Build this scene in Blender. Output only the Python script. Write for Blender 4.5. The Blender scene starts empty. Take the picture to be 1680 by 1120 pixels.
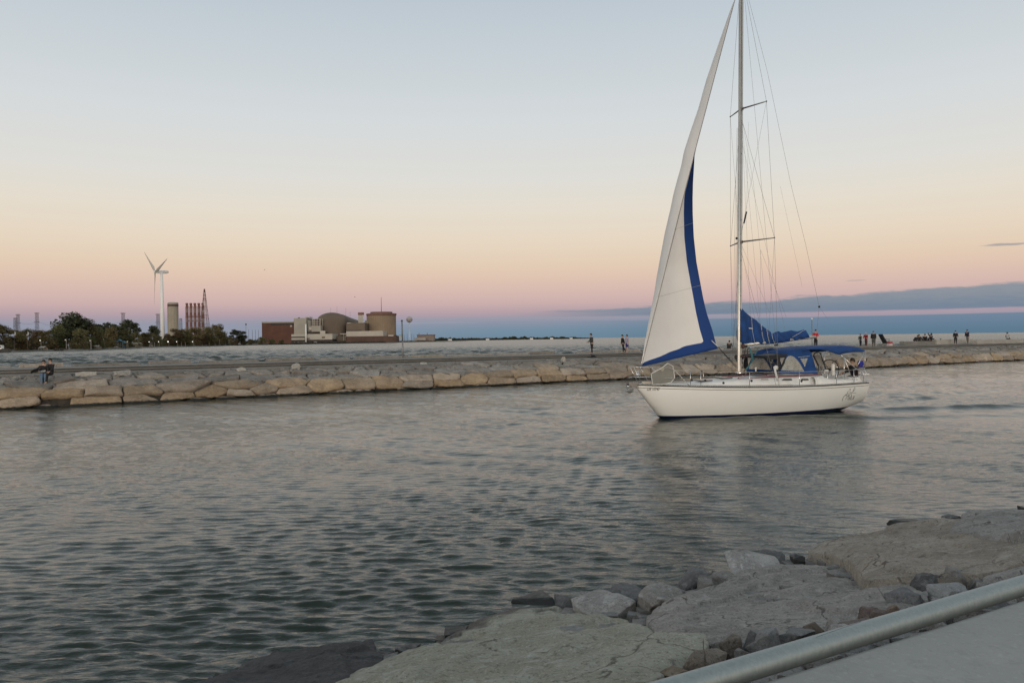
import bpy, bmesh, math, random
import numpy as np
from mathutils import Vector, Matrix, noise as mn
R = math.radians
random.seed(7)
C = bpy.context.scene.collection
S = bpy.context.scene
# ------------------------------------------------------------------ camera, sky, sun, exposure
F = 1300.0; CAMZ = 3.3; ROLL = 0.0130; PITCH = 0.0031
cr, sr = math.cos(ROLL), math.sin(ROLL); cp, sp = math.cos(PITCH), math.sin(PITCH)
FW = Vector((0, cp, -sp)); RT0 = Vector((1, 0, 0)); UP0 = Vector((0, sp, cp))
RT = RT0 * cr - UP0 * sr; UP = RT0 * sr + UP0 * cr
cam = bpy.data.objects.new('camera', bpy.data.cameras.new('camera')); C.objects.link(cam)
cam.data.lens = 36 * F / 1680; cam.data.sensor_width = 36
cam.data.clip_start = 0.1; cam.data.clip_end = 60000
cam.matrix_world = Matrix(((RT.x, UP.x, -FW.x, 0), (RT.y, UP.y, -FW.y, 0), (RT.z, UP.z, -FW.z, CAMZ), (0, 0, 0, 1)))
S.camera = cam
S.view_settings.view_transform = 'Standard'; S.view_settings.look = 'None'
S.view_settings.exposure = 0.10; S.view_settings.gamma = 1
def ray(px, py):
    return FW + RT * ((px - 840) / F) - UP * ((py - 560) / F)
def atz(px, py, Y):                       # where a photo pixel's sight line meets the plane y = Y
    r = ray(px, py); k = Y / r.y
    return Vector((r.x * k, Y, CAMZ + r.z * k))
def ath(px, py, h):
    r = ray(px, py); k = (h - CAMZ) / r.z
    return Vector((r.x * k, r.y * k, h))
def lin(c): return tuple(((v / 255) / 12.92 if v / 255 < .04045 else ((v / 255 + .055) / 1.055) ** 2.4) for v in c)

class NT:
    def __init__(s, nt): s.t = nt; s.n = nt.nodes; s.l = nt.links
    def new(s, t, **k):
        n = s.n.new(t)
        for a, v in k.items(): setattr(n, a, v)
        return n
    def put(s, sock, v):
        if isinstance(v, bpy.types.NodeSocket): s.l.new(v, sock)
        elif v is not None: sock.default_value = v
    def m(s, op, a, b=None, c=None, clamp=False):
        n = s.new('ShaderNodeMath', operation=op, use_clamp=clamp)
        s.put(n.inputs[0], a); s.put(n.inputs[1], b)
        if c is not None: s.put(n.inputs[2], c)
        return n.outputs[0]
    def mr(s, v, a, b, c=0., d=1., t='SMOOTHSTEP'):
        n = s.new('ShaderNodeMapRange', interpolation_type=t)
        s.put(n.inputs[0], v)
        for i, x in enumerate((a, b, c, d)): s.put(n.inputs[i + 1], x)
        return n.outputs[0]
    def mix(s, f, a, b, bt='MIX'):
        n = s.new('ShaderNodeMix', data_type='RGBA', blend_type=bt)
        s.put(n.inputs[0], f)
        for i, x in ((6, a), (7, b)):
            if not isinstance(x, bpy.types.NodeSocket): x = (x[0], x[1], x[2], 1)
            s.put(n.inputs[i], x)
        return n.outputs[2]
    def ramp(s, f, stops, interp='LINEAR'):
        n = s.new('ShaderNodeValToRGB'); cr_ = n.color_ramp; cr_.interpolation = interp
        while len(cr_.elements) > 1: cr_.elements.remove(cr_.elements[-1])
        cr_.elements[0].position = stops[0][0]; cr_.elements[0].color = (*stops[0][1], 1)
        for p, c in stops[1:]: e = cr_.elements.new(p); e.color = (*c, 1)
        s.put(n.inputs[0], f); return n.outputs[0]
    def noise(s, vec, scale, detail=4, rough=.55, dist=0):
        n = s.new('ShaderNodeTexNoise'); s.put(n.inputs['Vector'], vec)
        n.inputs['Scale'].default_value = scale; n.inputs['Detail'].default_value = detail
        n.inputs['Roughness'].default_value = rough; n.inputs['Distortion'].default_value = dist
        return n.outputs[0]
    def mapv(s, vec, sc=(1, 1, 1), rot=(0, 0, 0)):
        n = s.new('ShaderNodeMapping'); s.put(n.inputs[0], vec); n.inputs['Scale'].default_value = sc
        n.inputs['Rotation'].default_value = rot; return n.outputs[0]

SUN_AZ = R(184); SUN_EL = R(5)            # the sun has just set behind the camera
w = bpy.data.worlds.new('World'); S.world = w; w.use_nodes = True
g = NT(w.node_tree); g.n.clear()
tc = g.new('ShaderNodeTexCoord').outputs['Generated']
sx = g.new('ShaderNodeSeparateXYZ'); g.l.new(tc, sx.inputs[0]); dx, dy, dz = sx.outputs
SKY = [(0, (103, 130, 150)), (.0123, (112, 136, 156)), (.022, (134, 142, 160)), (.032, (168, 150, 160)), (.045, (193, 166, 166)), (.058, (204, 176, 169)),
       (.075, (213, 186, 170)), (.092, (218, 195, 174)), (.119, (221, 205, 185)), (.157, (220, 211, 197)), (.195, (214, 212, 206)),
       (.264, (205, 209, 211)), (.331, (193, 201, 206)), (.393, (182, 192, 201))]
fz = g.mr(dz, 0, .5, 0, 1, 'LINEAR')
base = g.ramp(fz, [(z / .5, lin(c)) for z, c in SKY] + [(1, lin((178, 187, 193)))])
zen = g.mr(dz, .42, .9)
base = g.mix(zen, base, lin((152, 161, 168)))
# clouds low on the right
az = g.m('ARCTAN2', dx, dy); el = g.m('ARCSINE', dz)
cv = g.new('ShaderNodeCombineXYZ'); g.put(cv.inputs[0], g.m('MULTIPLY', az, 9.)); g.put(cv.inputs[1], g.m('MULTIPLY', el, 60.))
n1 = g.m('SUBTRACT', g.noise(cv.outputs[0], 1.3, 5, .6), .5)
n2 = g.m('SUBTRACT', g.noise(cv.outputs[0], 5., 5, .6), .5)
wob = g.m('ADD', g.m('MULTIPLY', n1, .016), g.m('MULTIPLY', n2, .007))
top = g.mr(az, .05, .575, .0335, .053, 'LINEAR')
elw = g.m('ADD', el, wob)
up_ = g.m('SUBTRACT', 1., g.mr(g.m('SUBTRACT', elw, top), -.0022, .0016))
lo_ = g.mr(g.m('ADD', el, g.m('ADD', g.m('MULTIPLY', n1, .005), g.m('MULTIPLY', n2, .003))), .0255, .0285)
pres = g.mr(az, -.02, .22)
band = g.m('MULTIPLY', g.m('MULTIPLY', up_, lo_), pres)
ccol = g.mix(g.mr(g.m('ADD', el, g.m('MULTIPLY', n2, .02)), .026, .052), lin((104, 124, 145)), lin((128, 138, 150)))
base = g.mix(g.m('MULTIPLY', band, .93), base, ccol)
low = g.m('MULTIPLY', g.m('SUBTRACT', 1., g.mr(g.m('ADD', el, g.m('MULTIPLY', n1, .003)), .0205, .0225)), g.mr(az, .02, .3))
base = g.mix(g.m('MULTIPLY', low, .8), base, g.mix(g.mr(el, 0, .02), lin((82, 112, 134)), lin((98, 122, 146))))
pink = g.m('MULTIPLY', g.m('MULTIPLY', g.mr(el, .0205, .0225), g.m('SUBTRACT', 1., g.mr(el, .0262, .0282))), g.mr(az, .18, .42))
base = g.mix(g.m('MULTIPLY', pink, .5), base, lin((176, 150, 162)))
def streak(a0, e0, wa, we, k, b, c=(120, 128, 142)):
    q = g.m('ADD', g.m('POWER', g.m('DIVIDE', g.m('SUBTRACT', az, a0), wa), 2.), g.m('POWER', g.m('DIVIDE', g.m('SUBTRACT', g.m('ADD', el, g.m('MULTIPLY', n2, .004)), e0), we), 2.))
    return g.mix(g.m('MULTIPLY', g.m('SUBTRACT', 1., g.mr(q, .1, 1.)), k), b, lin(c))
base = streak(.560, .094, .030, .0018, .6, base)
base = streak(.41, .0625, .014, .001, .5, base, (150, 145, 150))
base = streak(-.02, .0262, .14, .0022, .45, base, (140, 148, 165))
base = streak(-.13, .0215, .12, .0016, .35, base, (150, 155, 170))
base = streak(.13, .034, .11, .0028, .6, base, (120, 134, 152))
lf = g.m('MULTIPLY', g.m('SUBTRACT', 1., g.mr(az, -.42, .02)), g.m('SUBTRACT', 1., g.mr(el, .008, .034)))
base = g.mix(g.m('MULTIPLY', lf, .55), base, lin((160, 152, 166)))
# sunset side of the sky
sd = Vector((math.sin(SUN_AZ), math.cos(SUN_AZ), 0))
dt = g.m('ADD', g.m('MULTIPLY', dx, sd.x), g.m('MULTIPLY', dy, sd.y))
wf = g.mr(dt, .05, .95)
west = g.ramp(g.mr(dz, 0, .8, 0, 1, 'LINEAR'), [(0, (1.05, .68, .42)), (.12, (1.05, .82, .58)), (.35, (.90, .86, .76)), (.7, (.52, .57, .62)), (1, (.30, .36, .43))])
base = g.mix(wf, base, west)
boost = g.m('ADD', 1., g.m('MULTIPLY', wf, g.mr(dz, .65, 0., 0, 1.0)))
bg = g.new('ShaderNodeBackground'); g.l.new(base, bg.inputs[0]); g.l.new(boost, bg.inputs[1])
ns = g.new('ShaderNodeTexSky', sky_type='NISHITA', sun_disc=False)
ns.sun_elevation = SUN_EL; ns.sun_rotation = SUN_AZ
bg2 = g.new('ShaderNodeBackground'); g.l.new(ns.outputs[0], bg2.inputs[0]); bg2.inputs[1].default_value = .004
ad = g.new('ShaderNodeAddShader'); g.l.new(bg.outputs[0], ad.inputs[0]); g.l.new(bg2.outputs[0], ad.inputs[1])
wo = g.new('ShaderNodeOutputWorld'); g.l.new(ad.outputs[0], wo.inputs[0])
sl = bpy.data.lights.new('sun', 'SUN'); sl.energy = .7; sl.angle = R(14); sl.color = (1, .92, .83)
so = bpy.data.objects.new('sun', sl); C.objects.link(so)
sv = Vector((math.sin(SUN_AZ) * math.cos(SUN_EL), math.cos(SUN_AZ) * math.cos(SUN_EL), math.sin(SUN_EL)))
so.rotation_euler = sv.to_track_quat('Z', 'Y').to_euler(); so.location = (0, -20, 12)

# ------------------------------------------------------------------ materials
MATS = {}
def mat(name, col, rough=.6, metal=0., var=.0, vscale=3., bump=0., bscale=20., alpha=1., emit=None, spec=.5, coat=0.):
    if name in MATS: return MATS[name]
    m_ = bpy.data.materials.new(name); m_.use_nodes = True; g = NT(m_.node_tree)
    b = g.n['Principled BSDF']; b.inputs['Roughness'].default_value = rough; b.inputs['Metallic'].default_value = metal
    b.inputs['Specular IOR Level'].default_value = spec; b.inputs['Coat Weight'].default_value = coat
    oc = g.new('ShaderNodeTexCoord').outputs['Object']
    if var:
        nz = g.noise(oc, vscale, 5, .6)
        c1 = tuple(max(0, v * (1 - var)) for v in col); c2 = tuple(min(1, v * (1 + var)) for v in col)
        g.l.new(g.mix(g.mr(nz, .3, .7), c1, c2), b.inputs['Base Color'])
    else: b.inputs['Base Color'].default_value = (*col, 1)
    if bump:
        bp = g.new('ShaderNodeBump'); bp.inputs['Strength'].default_value = .6; bp.inputs['Distance'].default_value = bump
        g.l.new(g.noise(oc, bscale, 5, .6), bp.inputs['Height']); g.l.new(bp.outputs[0], b.inputs['Normal'])
    if alpha < 1: b.inputs['Alpha'].default_value = alpha
    if emit: b.inputs['Emission Color'].default_value = (*emit[0], 1); b.inputs['Emission Strength'].default_value = emit[1]
    MATS[name] = m_; return m_

def rock_mat(name, c1, c2, c3, scale=1., bump=.02, wet=None, speck=.5, rnd=.25, crack=0., layer=1.0, pits=1.):
    m_ = bpy.data.materials.new(name); m_.use_nodes = True; g = NT(m_.node_tree)
    b = g.n['Principled BSDF']; b.inputs['Specular IOR Level'].default_value = .3
    tcn = g.new('ShaderNodeTexCoord'); geo = g.new('ShaderNodeNewGeometry'); oi = g.new('ShaderNodeObjectInfo')
    pos = geo.outputs['Position']
    st = g.mapv(pos, (scale, scale, scale * layer), (0, 0, .5))
    big = g.noise(st, .9, 5, .62, .6); med = g.noise(st, 4.5, 6, .68, .4); fine = g.noise(pos, 38 * scale, 4, .75)
    col = g.mix(g.mr(big, .36, .64), c1, c2)
    col = g.mix(g.m('MULTIPLY', g.mr(med, .5, .68), .75), col, c3)
    dk = g.mr(g.noise(st, 11., 6, .75, .3), .46, .36)
    col = g.mix(g.m('MULTIPLY', dk, .65 * pits), col, tuple(v * .35 for v in c1))
    sp_ = g.mr(fine, .55, .66)
    col = g.mix(g.m('MULTIPLY', sp_, speck), col, tuple(min(1, v * 1.9) for v in c2))
    pit = g.mr(g.noise(g.mapv(pos, (1, .55, 1), (0, 0, .6)), 30 * scale, 5, .8, .5), .45, .36)
    col = g.mix(g.m('MULTIPLY', pit, .6 * pits), col, tuple(v * .3 for v in c1))
    rv = g.mr(oi.outputs['Random'], 0, 1, 1 - rnd, 1 + rnd, 'LINEAR')
    if crack:
        ve = g.new('ShaderNodeTexVoronoi', feature='DISTANCE_TO_EDGE'); ve.inputs['Scale'].default_value = crack
        dv = g.new('ShaderNodeVectorMath', operation='ADD'); nn = g.new('ShaderNodeTexNoise'); g.l.new(pos, nn.inputs['Vector']); nn.inputs['Scale'].default_value = 2.2; nn.inputs['Detail'].default_value = 6
        sc_ = g.new('ShaderNodeVectorMath', operation='SCALE'); g.l.new(nn.outputs['Color'], sc_.inputs[0]); sc_.inputs['Scale'].default_value = .55
        g.l.new(pos, dv.inputs[0]); g.l.new(sc_.outputs[0], dv.inputs[1]); g.l.new(dv.outputs[0], ve.inputs['Vector'])
        ck = g.m('MULTIPLY', g.mr(ve.outputs['Distance'], .014, .002), g.mr(big, .46, .56)); col = g.mix(g.m('MULTIPLY', ck, .75), col, tuple(v * .22 for v in c1))
    hv = g.new('ShaderNodeHueSaturation'); g.l.new(col, hv.inputs['Color']); g.l.new(rv, hv.inputs['Value'])
    g.put(hv.inputs['Saturation'], g.mr(g.m('FRACT', g.m('MULTIPLY', oi.outputs['Random'], 7.3)), 0, 1, .7, 1.25, 'LINEAR'))
    col = hv.outputs[0]; rough = .85
    if wet:
        z = g.new('ShaderNodeSeparateXYZ'); g.l.new(pos, z.inputs[0])
        zz = g.m('ADD', z.outputs[2], g.m('MULTIPLY', g.m('SUBTRACT', med, .5), wet[1]))
        wf_ = g.m('SUBTRACT', 1., g.mr(zz, wet[0] * .45, wet[0]))
        col = g.mix(wf_, col, wet[2]); rough = g.mr(wf_, 0, 1, .85, .4)
    g.l.new(col, b.inputs['Base Color']); g.put(b.inputs['Roughness'], rough)
    vor = g.noise(st, 2.2, 3, .5, 1.5)
    hgt = g.m('ADD', g.m('ADD', g.m('MULTIPLY', med, 1.), g.m('MULTIPLY', fine, .34)), g.m('MULTIPLY', g.noise(pos, 14 * scale, 5, .7), .5))
    bp = g.new('ShaderNodeBump'); bp.inputs['Strength'].default_value = 1.; bp.inputs['Distance'].default_value = bump * 1.8
    g.l.new(hgt, bp.inputs['Height']); g.l.new(bp.outputs[0], b.inputs['Normal'])
    MATS[name] = m_; return m_

M_white = mat('gelcoat_white', (.78, .76, .70), .28, var=.03, vscale=.8, coat=.3)
M_deckw = mat('deck_white', (.70, .69, .66), .5, var=.06)
M_steel = mat('stainless_steel', (.62, .62, .62), .22, metal=1)
M_alu = mat('mast_aluminium', (.52, .50, .46), .38, metal=.55, var=.08, vscale=2)
M_wire = mat('rigging_wire', (.22, .21, .2), .4, metal=.5)
M_canvas = mat('blue_canvas', (.003, .042, .17), .8, var=.25, vscale=2.5, bump=.01, bscale=9)
M_blacko = mat('black_canvas', (.010, .011, .014), .6, var=.2)
M_sail = mat('sail_cloth', (.74, .72, .69), .75, var=.03, vscale=1.2)
M_vinyl = mat('clear_vinyl', (.45, .47, .45), .12, alpha=.45, var=.2, vscale=3)
M_dark = mat('dark_plastic', (.015, .016, .018), .45)
M_tint = mat('tinted_window', (.008, .009, .01), .1)
M_grey = mat('grey_plastic', (.22, .22, .21), .55, var=.1)
M_maroon = mat('maroon_line', (.22, .03, .03), .6)
M_teal = mat('teal_rope', (.05, .16, .18), .8, var=.3, vscale=30)
M_galv_pole = mat('grey_painted_steel', (.16, .18, .19), .5, metal=.3, var=.15)
M_skin = mat('skin', (.42, .26, .19), .6)
M_skin_d = mat('skin_tan', (.28, .17, .12), .6)
def cloth(n, c): return mat('cloth_' + n, c, .9, var=.25, vscale=9, bump=.01, bscale=14)

def set_mats(me, mats):
    for m_ in mats: me.materials.append(m_)

# ------------------------------------------------------------------ mesh builder
class MB:
    def __init__(s): s.v = []; s.f = []; s.mi = []; s.cm = 0
    def add(s, vs, fs):
        o = len(s.v); s.v += [tuple(v) for v in vs]; s.f += [tuple(i + o for i in f) for f in fs]; s.mi += [s.cm] * len(fs); return s
    def box(s, c, d, rz=0, taper=1.):
        x, y, z = (k / 2 for k in d); ca, sa = math.cos(rz), math.sin(rz); vs = []
        for k in (-1, 1):
            t = 1 if k < 0 else taper
            for i, j in ((-1, -1), (1, -1), (1, 1), (-1, 1)):
                X, Y = i * x * t, j * y * t
                vs.append((c[0] + X * ca - Y * sa, c[1] + X * sa + Y * ca, c[2] + k * z))
        return s.add(vs, [(0, 3, 2, 1), (4, 5, 6, 7), (0, 1, 5, 4), (1, 2, 6, 5), (2, 3, 7, 6), (3, 0, 4, 7)])
    def tube(s, pts, r, n=6, cap=True):
        pts = [Vector(p) for p in pts]
        rs = r if isinstance(r, (list, tuple)) else [r] * len(pts)
        vs = []; prev = None
        for i, p in enumerate(pts):
            a = pts[max(i - 1, 0)]; b = pts[min(i + 1, len(pts) - 1)]; t = (b - a).normalized()
            if prev is None: u = t.orthogonal().normalized()
            else:
                u = prev - t * prev.dot(t)
                u = u.normalized() if u.length > 1e-6 else t.orthogonal().normalized()
            prev = u; v = t.cross(u)
            for k in range(n):
                q = 2 * math.pi * k / n; vs.append(p + (u * math.cos(q) + v * math.sin(q)) * rs[i])
        fs = [(i * n + k, i * n + (k + 1) % n, (i + 1) * n + (k + 1) % n, (i + 1) * n + k) for i in range(len(pts) - 1) for k in range(n)]
        if cap: fs += [tuple(range(n))[::-1], tuple((len(pts) - 1) * n + k for k in range(n))]
        return s.add(vs, fs)
    def lathe(s, prof, c=(0, 0, 0), n=24, cap=True):
        vs = [(c[0] + r * math.cos(2 * math.pi * k / n), c[1] + r * math.sin(2 * math.pi * k / n), c[2] + z) for r, z in prof for k in range(n)]
        fs = [(i * n + k, i * n + (k + 1) % n, (i + 1) * n + (k + 1) % n, (i + 1) * n + k) for i in range(len(prof) - 1) for k in range(n)]
        if cap: fs += [tuple(range(n))[::-1], tuple((len(prof) - 1) * n + k for k in range(n))]
        return s.add(vs, fs)
    def grid(s, fn, nu, nv):
        vs = [fn(i / nu, j / nv) for i in range(nu + 1) for j in range(nv + 1)]
        fs = [(i * (nv + 1) + j, (i + 1) * (nv + 1) + j, (i + 1) * (nv + 1) + j + 1, i * (nv + 1) + j + 1) for i in range(nu) for j in range(nv)]
        return s.add(vs, fs)
    def prism(s, pts, off):                  # closed outline pts (3D) swept by off
        n = len(pts); off = Vector(off); a = [Vector(p) for p in pts]; b = [p + off for p in a]
        return s.add(a + b, [tuple(range(n))[::-1], tuple(range(n, 2 * n))] + [(i, (i + 1) % n, n + (i + 1) % n, n + i) for i in range(n)])
    def ball(s, c, r, n=10, sq=(1, 1, 1)):
        h = max(4, n // 2 + 1); vs = []; fs = []
        for i in range(h + 1):
            p = math.pi * i / h
            for k in range(n):
                q = 2 * math.pi * k / n
                vs.append((c[0] + r * sq[0] * math.sin(p) * math.cos(q), c[1] + r * sq[1] * math.sin(p) * math.sin(q), c[2] + r * sq[2] * math.cos(p)))
        for i in range(h):
            for k in range(n): fs.append((i * n + k, (i + 1) * n + k, (i + 1) * n + (k + 1) % n, i * n + (k + 1) % n))
        return s.add(vs, fs)
    def build(s, name, mats, parent=None, smooth=False, solid=0, bevel=0):
        me = bpy.data.meshes.new(name); me.from_pydata(s.v, [], s.f); me.validate()
        if not isinstance(mats, (list, tuple)): mats = [mats]
        set_mats(me, mats)
        if len(mats) > 1 and len(me.polygons) == len(s.mi): me.polygons.foreach_set('material_index', s.mi)
        if smooth: me.polygons.foreach_set('use_smooth', [True] * len(me.polygons))
        o = bpy.data.objects.new(name, me); C.objects.link(o)
        bm = bmesh.new(); bm.from_mesh(me); bmesh.ops.remove_doubles(bm, verts=bm.verts, dist=1e-5); bmesh.ops.recalc_face_normals(bm, faces=bm.faces); bm.to_mesh(me); bm.free()
        if parent: o.parent = parent
        if solid: md = o.modifiers.new('thick', 'SOLIDIFY'); md.thickness = solid; md.offset = 0
        if bevel: md = o.modifiers.new('bevel', 'BEVEL'); md.width = bevel; md.segments = 2; md.limit_method = 'ANGLE'
        return o
def tag(o, label=None, cat=None, group=None, kind=None):
    for k, v in (('label', label), ('category', cat), ('group', group), ('kind', kind)):
        if v: o[k] = v
    return o
def empty(name, loc, rz=0, label=None, cat=None, group=None):
    o = bpy.data.objects.new(name, None); C.objects.link(o); o.location = loc; o.rotation_euler = (0, 0, rz); o.empty_display_size = .3
    return tag(o, label, cat, group)
def dup(root, loc, rz, label=None, group=None, scale=None):
    r = root.copy(); C.objects.link(r); r.location = loc; r.rotation_euler = (0, 0, rz)
    if scale: r.scale = (scale,) * 3
    if label: r['label'] = label
    if group: r['group'] = group
    for ch in root.children:
        c = ch.copy(); C.objects.link(c); c.parent = r
        for q in ch.children: d = q.copy(); C.objects.link(d); d.parent = c
    return r
def fbm(p, o=4): return mn.fractal(p, 1.0, 2.0, o)

# ------------------------------------------------------------------ far pier frame: a along, w across (away from camera)
W0 = Vector((-26.4, 40.9, 0)); PD = Vector((.854, .5203, 0)); PN = Vector((-.5203, .854, 0))
def pier(a, w_, h): return W0 + PD * a + PN * w_ + Vector((0, 0, h))
def pier_px(px, w_, h):                   # point of the pier seen at photo column px
    t = (px - 840) / F; q = W0 + PN * w_
    # X = t*Y approx (roll shifts columns a little)
    for _ in range(3):
        a = (t * q.y - q.x) / (PD.x - t * PD.y); y = q.y + a * PD.y
        t = (px - 840) / F + ROLL * ((h - CAMZ) / y) * -1
    return a
# near deck frame
E0 = Vector((1.225 - .495 * .07, 3.46 + .869 * .07, 0)); ED = Vector((.869, .495, 0)); EN = Vector((-.495, .869, 0))
def bank(a, w_, h): return E0 + ED * a + EN * w_ + Vector((0, 0, h))

# ------------------------------------------------------------------ water
def build_water():
    def axis(fine, lo, hi):
        a = list(fine); st = a[-1] - a[-2]
        while a[-1] < hi: st *= 1.16; a.append(a[-1] + st)
        st = a[1] - a[0]
        while a[0] > lo: st *= 1.16; a.insert(0, a[0] - st)
        return np.array(a)
    ys = [5.0]
    while ys[-1] < 420: ys.append(ys[-1] + max(.034, (.0034 if ys[-1] < 60 else .0047) * ys[-1]))
    xs = [0.0]
    while xs[-1] < 270: xs.append(xs[-1] + .06 + .003 * xs[-1])
    xs = [-x for x in xs[:0:-1]] + xs
    X1 = axis(xs, -22000, 22000); Y1 = axis(ys, -9000, 26000)
    X, Y = np.meshgrid(X1, Y1)
    DX = np.gradient(X1)[None, :] + 0 * X; DY = np.gradient(Y1)[:, None] + 0 * X
    SP = np.maximum(DX * .5, DY)
    rs = np.random.RandomState(5); Z = np.zeros_like(X)
    sel = SP < 3.2
    x = X[sel]; y = Y[sel]; sp_ = SP[sel]; z = np.zeros_like(x)
    main = math.atan2(.80, .45)
    mod = .85 + .25 * np.sin(x * .21 + y * .13 + 1.) * np.sin(y * .17 - x * .08) + .15 * np.sin(x * .5 - y * .33)
    # bend the phase a little so that crests are short and wander
    wx = .25 * np.sin(y * .37 + x * .21) + .2 * np.sin(x * .71 - y * .5 + 2); wy = .35 * np.sin(x * .43 - y * .19 + 1) + .2 * np.sin(y * .83 + x * .3)
    N = 76
    for i in range(N):
        if i < 46: lam = .10 * (.36 / .10) ** ((i + rs.rand()) / 46); th = math.pi / 2 - .08 + rs.randn() * .45; slope = .050
        elif i < 62: lam = .5 * (1.2 / .5) ** ((i - 46 + rs.rand()) / 16); th = math.pi / 2 - .25 + rs.randn() * .5; slope = .0095
        else: lam = 1.2 * (2.6 / 1.2) ** ((i - 62 + rs.rand()) / 14); th = math.atan2(.80, .60) + rs.randn() * .25; slope = .017
        k = 2 * math.pi / lam; amp = slope / k
        att = np.clip((lam / sp_ - 2.2) / 2., 0, 1)
        ph = k * ((x + wx) * math.cos(th) + (y + wy) * math.sin(th)) + rs.rand() * 6.28
        if 46 <= i < 62: att = att * (1 + 1.3 * np.clip((y - 17) / 22, 0, 1))   # the far side of the channel lies in the wind
        z += amp * att * mod * (np.sin(ph) + .28 * np.cos(2 * ph))
    wl = (x - W0.x) * PN.x + (y - W0.y) * PN.y; lm = np.clip((wl - 9) / 10, 0, 1); lm = lm * lm * (3 - 2 * lm)
    for i in range(30):                    # open lake chop beyond the far pier
        lam = 1.8 * (7. / 1.8) ** ((i + rs.rand()) / 30); th = math.atan2(-.9, .3) + rs.randn() * .55; k = 2 * math.pi / lam
        att = np.clip((lam / sp_ - 2.2) / 3., 0, 1); ph = k * ((x + 3 * wx) * math.cos(th) + (y + 3 * wy) * math.sin(th)) + rs.rand() * 6.28
        z += .085 / k * att * lm * (np.sin(ph) + .25 * np.cos(2 * ph))
    # wake ridges spreading from bow and stern
    def ridge(x0, y0, ang, amp, wd, L):
        nonlocal z
        cx, cy = math.cos(ang), math.sin(ang); u = (x - x0) * cx + (y - y0) * cy; v = -(x - x0) * cy + (y - y0) * cx + .25 * np.sin(u * .9)
        e = np.clip(u / 1.5, 0, 1) * np.clip((L - u) / (L * .6), 0, 1)
        z += amp * e * (np.exp(-(v / wd) ** 2) - .55 * np.exp(-((v - wd * 1.7) / wd) ** 2) + .4 * np.cos(v * 4.) * np.exp(-(v / (wd * 3.4)) ** 2))
    h = R(21.3)
    ridge(15.2, 35.0, h - .33, .09, .38, 26); ridge(15.0, 36., h + .30, .07, .4, 24); ridge(6.2, 31.8, h - .40, .07, .33, 17)
    ridge(5.6, 33.2, h + .36, .06, .33, 15)
    Z[sel] = z
    ny, nx = X.shape
    co = np.stack([X, Y, Z], -1).reshape(-1, 3).astype(np.float32)
    idx = np.arange(ny * nx).reshape(ny, nx)
    q = np.stack([idx[:-1, :-1], idx[:-1, 1:], idx[1:, 1:], idx[1:, :-1]], -1).reshape(-1, 4).astype(np.int32)
    me = bpy.data.meshes.new('water'); me.vertices.add(len(co)); me.vertices.foreach_set('co', co.ravel())
    me.loops.add(q.size); me.loops.foreach_set('vertex_index', q.ravel())
    me.polygons.add(len(q)); me.polygons.foreach_set('loop_start', np.arange(0, q.size, 4, dtype=np.int32))
    me.update(calc_edges=True); me.polygons.foreach_set('use_smooth', np.ones(len(q), dtype=bool))
    o = bpy.data.objects.new('water', me); C.objects.link(o); tag(o, kind='structure')
    m_ = bpy.data.materials.new('lake_water'); m_.use_nodes = True; g = NT(m_.node_tree); b = g.n['Principled BSDF']
    oc = g.new('ShaderNodeTexCoord').outputs['Object']
    pat = g.noise(oc, .05, 3)
    g.l.new(g.mix(pat, (.011, .021, .014), (.017, .029, .020)), b.inputs['Base Color'])
    b.inputs['IOR'].default_value = 1.38; b.inputs['Roughness'].default_value = .06
    v1 = g.mapv(oc, (.42, 1.6, 1), (0, 0, R(8)))
    v2 = g.mapv(oc, (.6, 1.8, 1), (0, 0, R(-14)))
    a1 = g.noise(v1, 5.2, 5, .62, .3); a2 = g.noise(v2, 10., 4, .6, .2); a3 = g.noise(g.mapv(oc, (1, 1.7, 1), (0, 0, R(-20))), .7, 7, .72, .3)
    spx = g.new('ShaderNodeSeparateXYZ'); g.l.new(oc, spx.inputs[0])
    wl = g.m('ADD', g.m('MULTIPLY', g.m('SUBTRACT', spx.outputs[0], W0.x), PN.x), g.m('MULTIPLY', g.m('SUBTRACT', spx.outputs[1], W0.y), PN.y))
    lake = g.mr(wl, 6., 20.)              # the open lake beyond the pier is choppier
    g.put(b.inputs['Roughness'], g.mr(wl, 6., 90., .035, .25)); patch = g.mr(g.noise(oc, .12, 3), .3, .7, .5, 1.3)
    hh = g.m('ADD', g.m('ADD', g.m('MULTIPLY', a1, .038), g.m('MULTIPLY', a2, .015)), g.m('MULTIPLY', a3, g.mr(lake, 0, 1, .0, .5, 'LINEAR')))
    bp = g.new('ShaderNodeBump'); g.put(bp.inputs['Strength'], g.m('MULTIPLY', patch, .6)); bp.inputs['Distance'].default_value = 1.
    g.l.new(hh, bp.inputs['Height']); g.l.new(bp.outputs[0], b.inputs['Normal'])
    me.materials.append(m_)
build_water()

# ------------------------------------------------------------------ rocks
R_tan = rock_mat('armour_stone_tan', (.26, .20, .14), (.37, .29, .21), (.44, .36, .27), 1., .03, wet=(.17, .22, (.012, .012, .010)), speck=.25, rnd=.2, layer=1.8)
R_gry = rock_mat('armour_stone_grey', (.20, .18, .155), (.29, .26, .225), (.36, .33, .29), 1., .03, speck=.3, rnd=.25)
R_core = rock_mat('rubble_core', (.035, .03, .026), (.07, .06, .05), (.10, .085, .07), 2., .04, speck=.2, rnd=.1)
R_green = rock_mat('limestone_greenish', (.29, .282, .215), (.375, .368, .30), (.47, .465, .42), 1.2, .03, wet=(.2, .2, (.02, .022, .02)), speck=.55, rnd=.0, layer=1, crack=.9)
R_slab = rock_mat('limestone_grey', (.255, .243, .228), (.35, .335, .315), (.47, .455, .435), 1.3, .032, wet=(.2, .2, (.02, .021, .02)), speck=.55, rnd=.0, crack=1.1)
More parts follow.
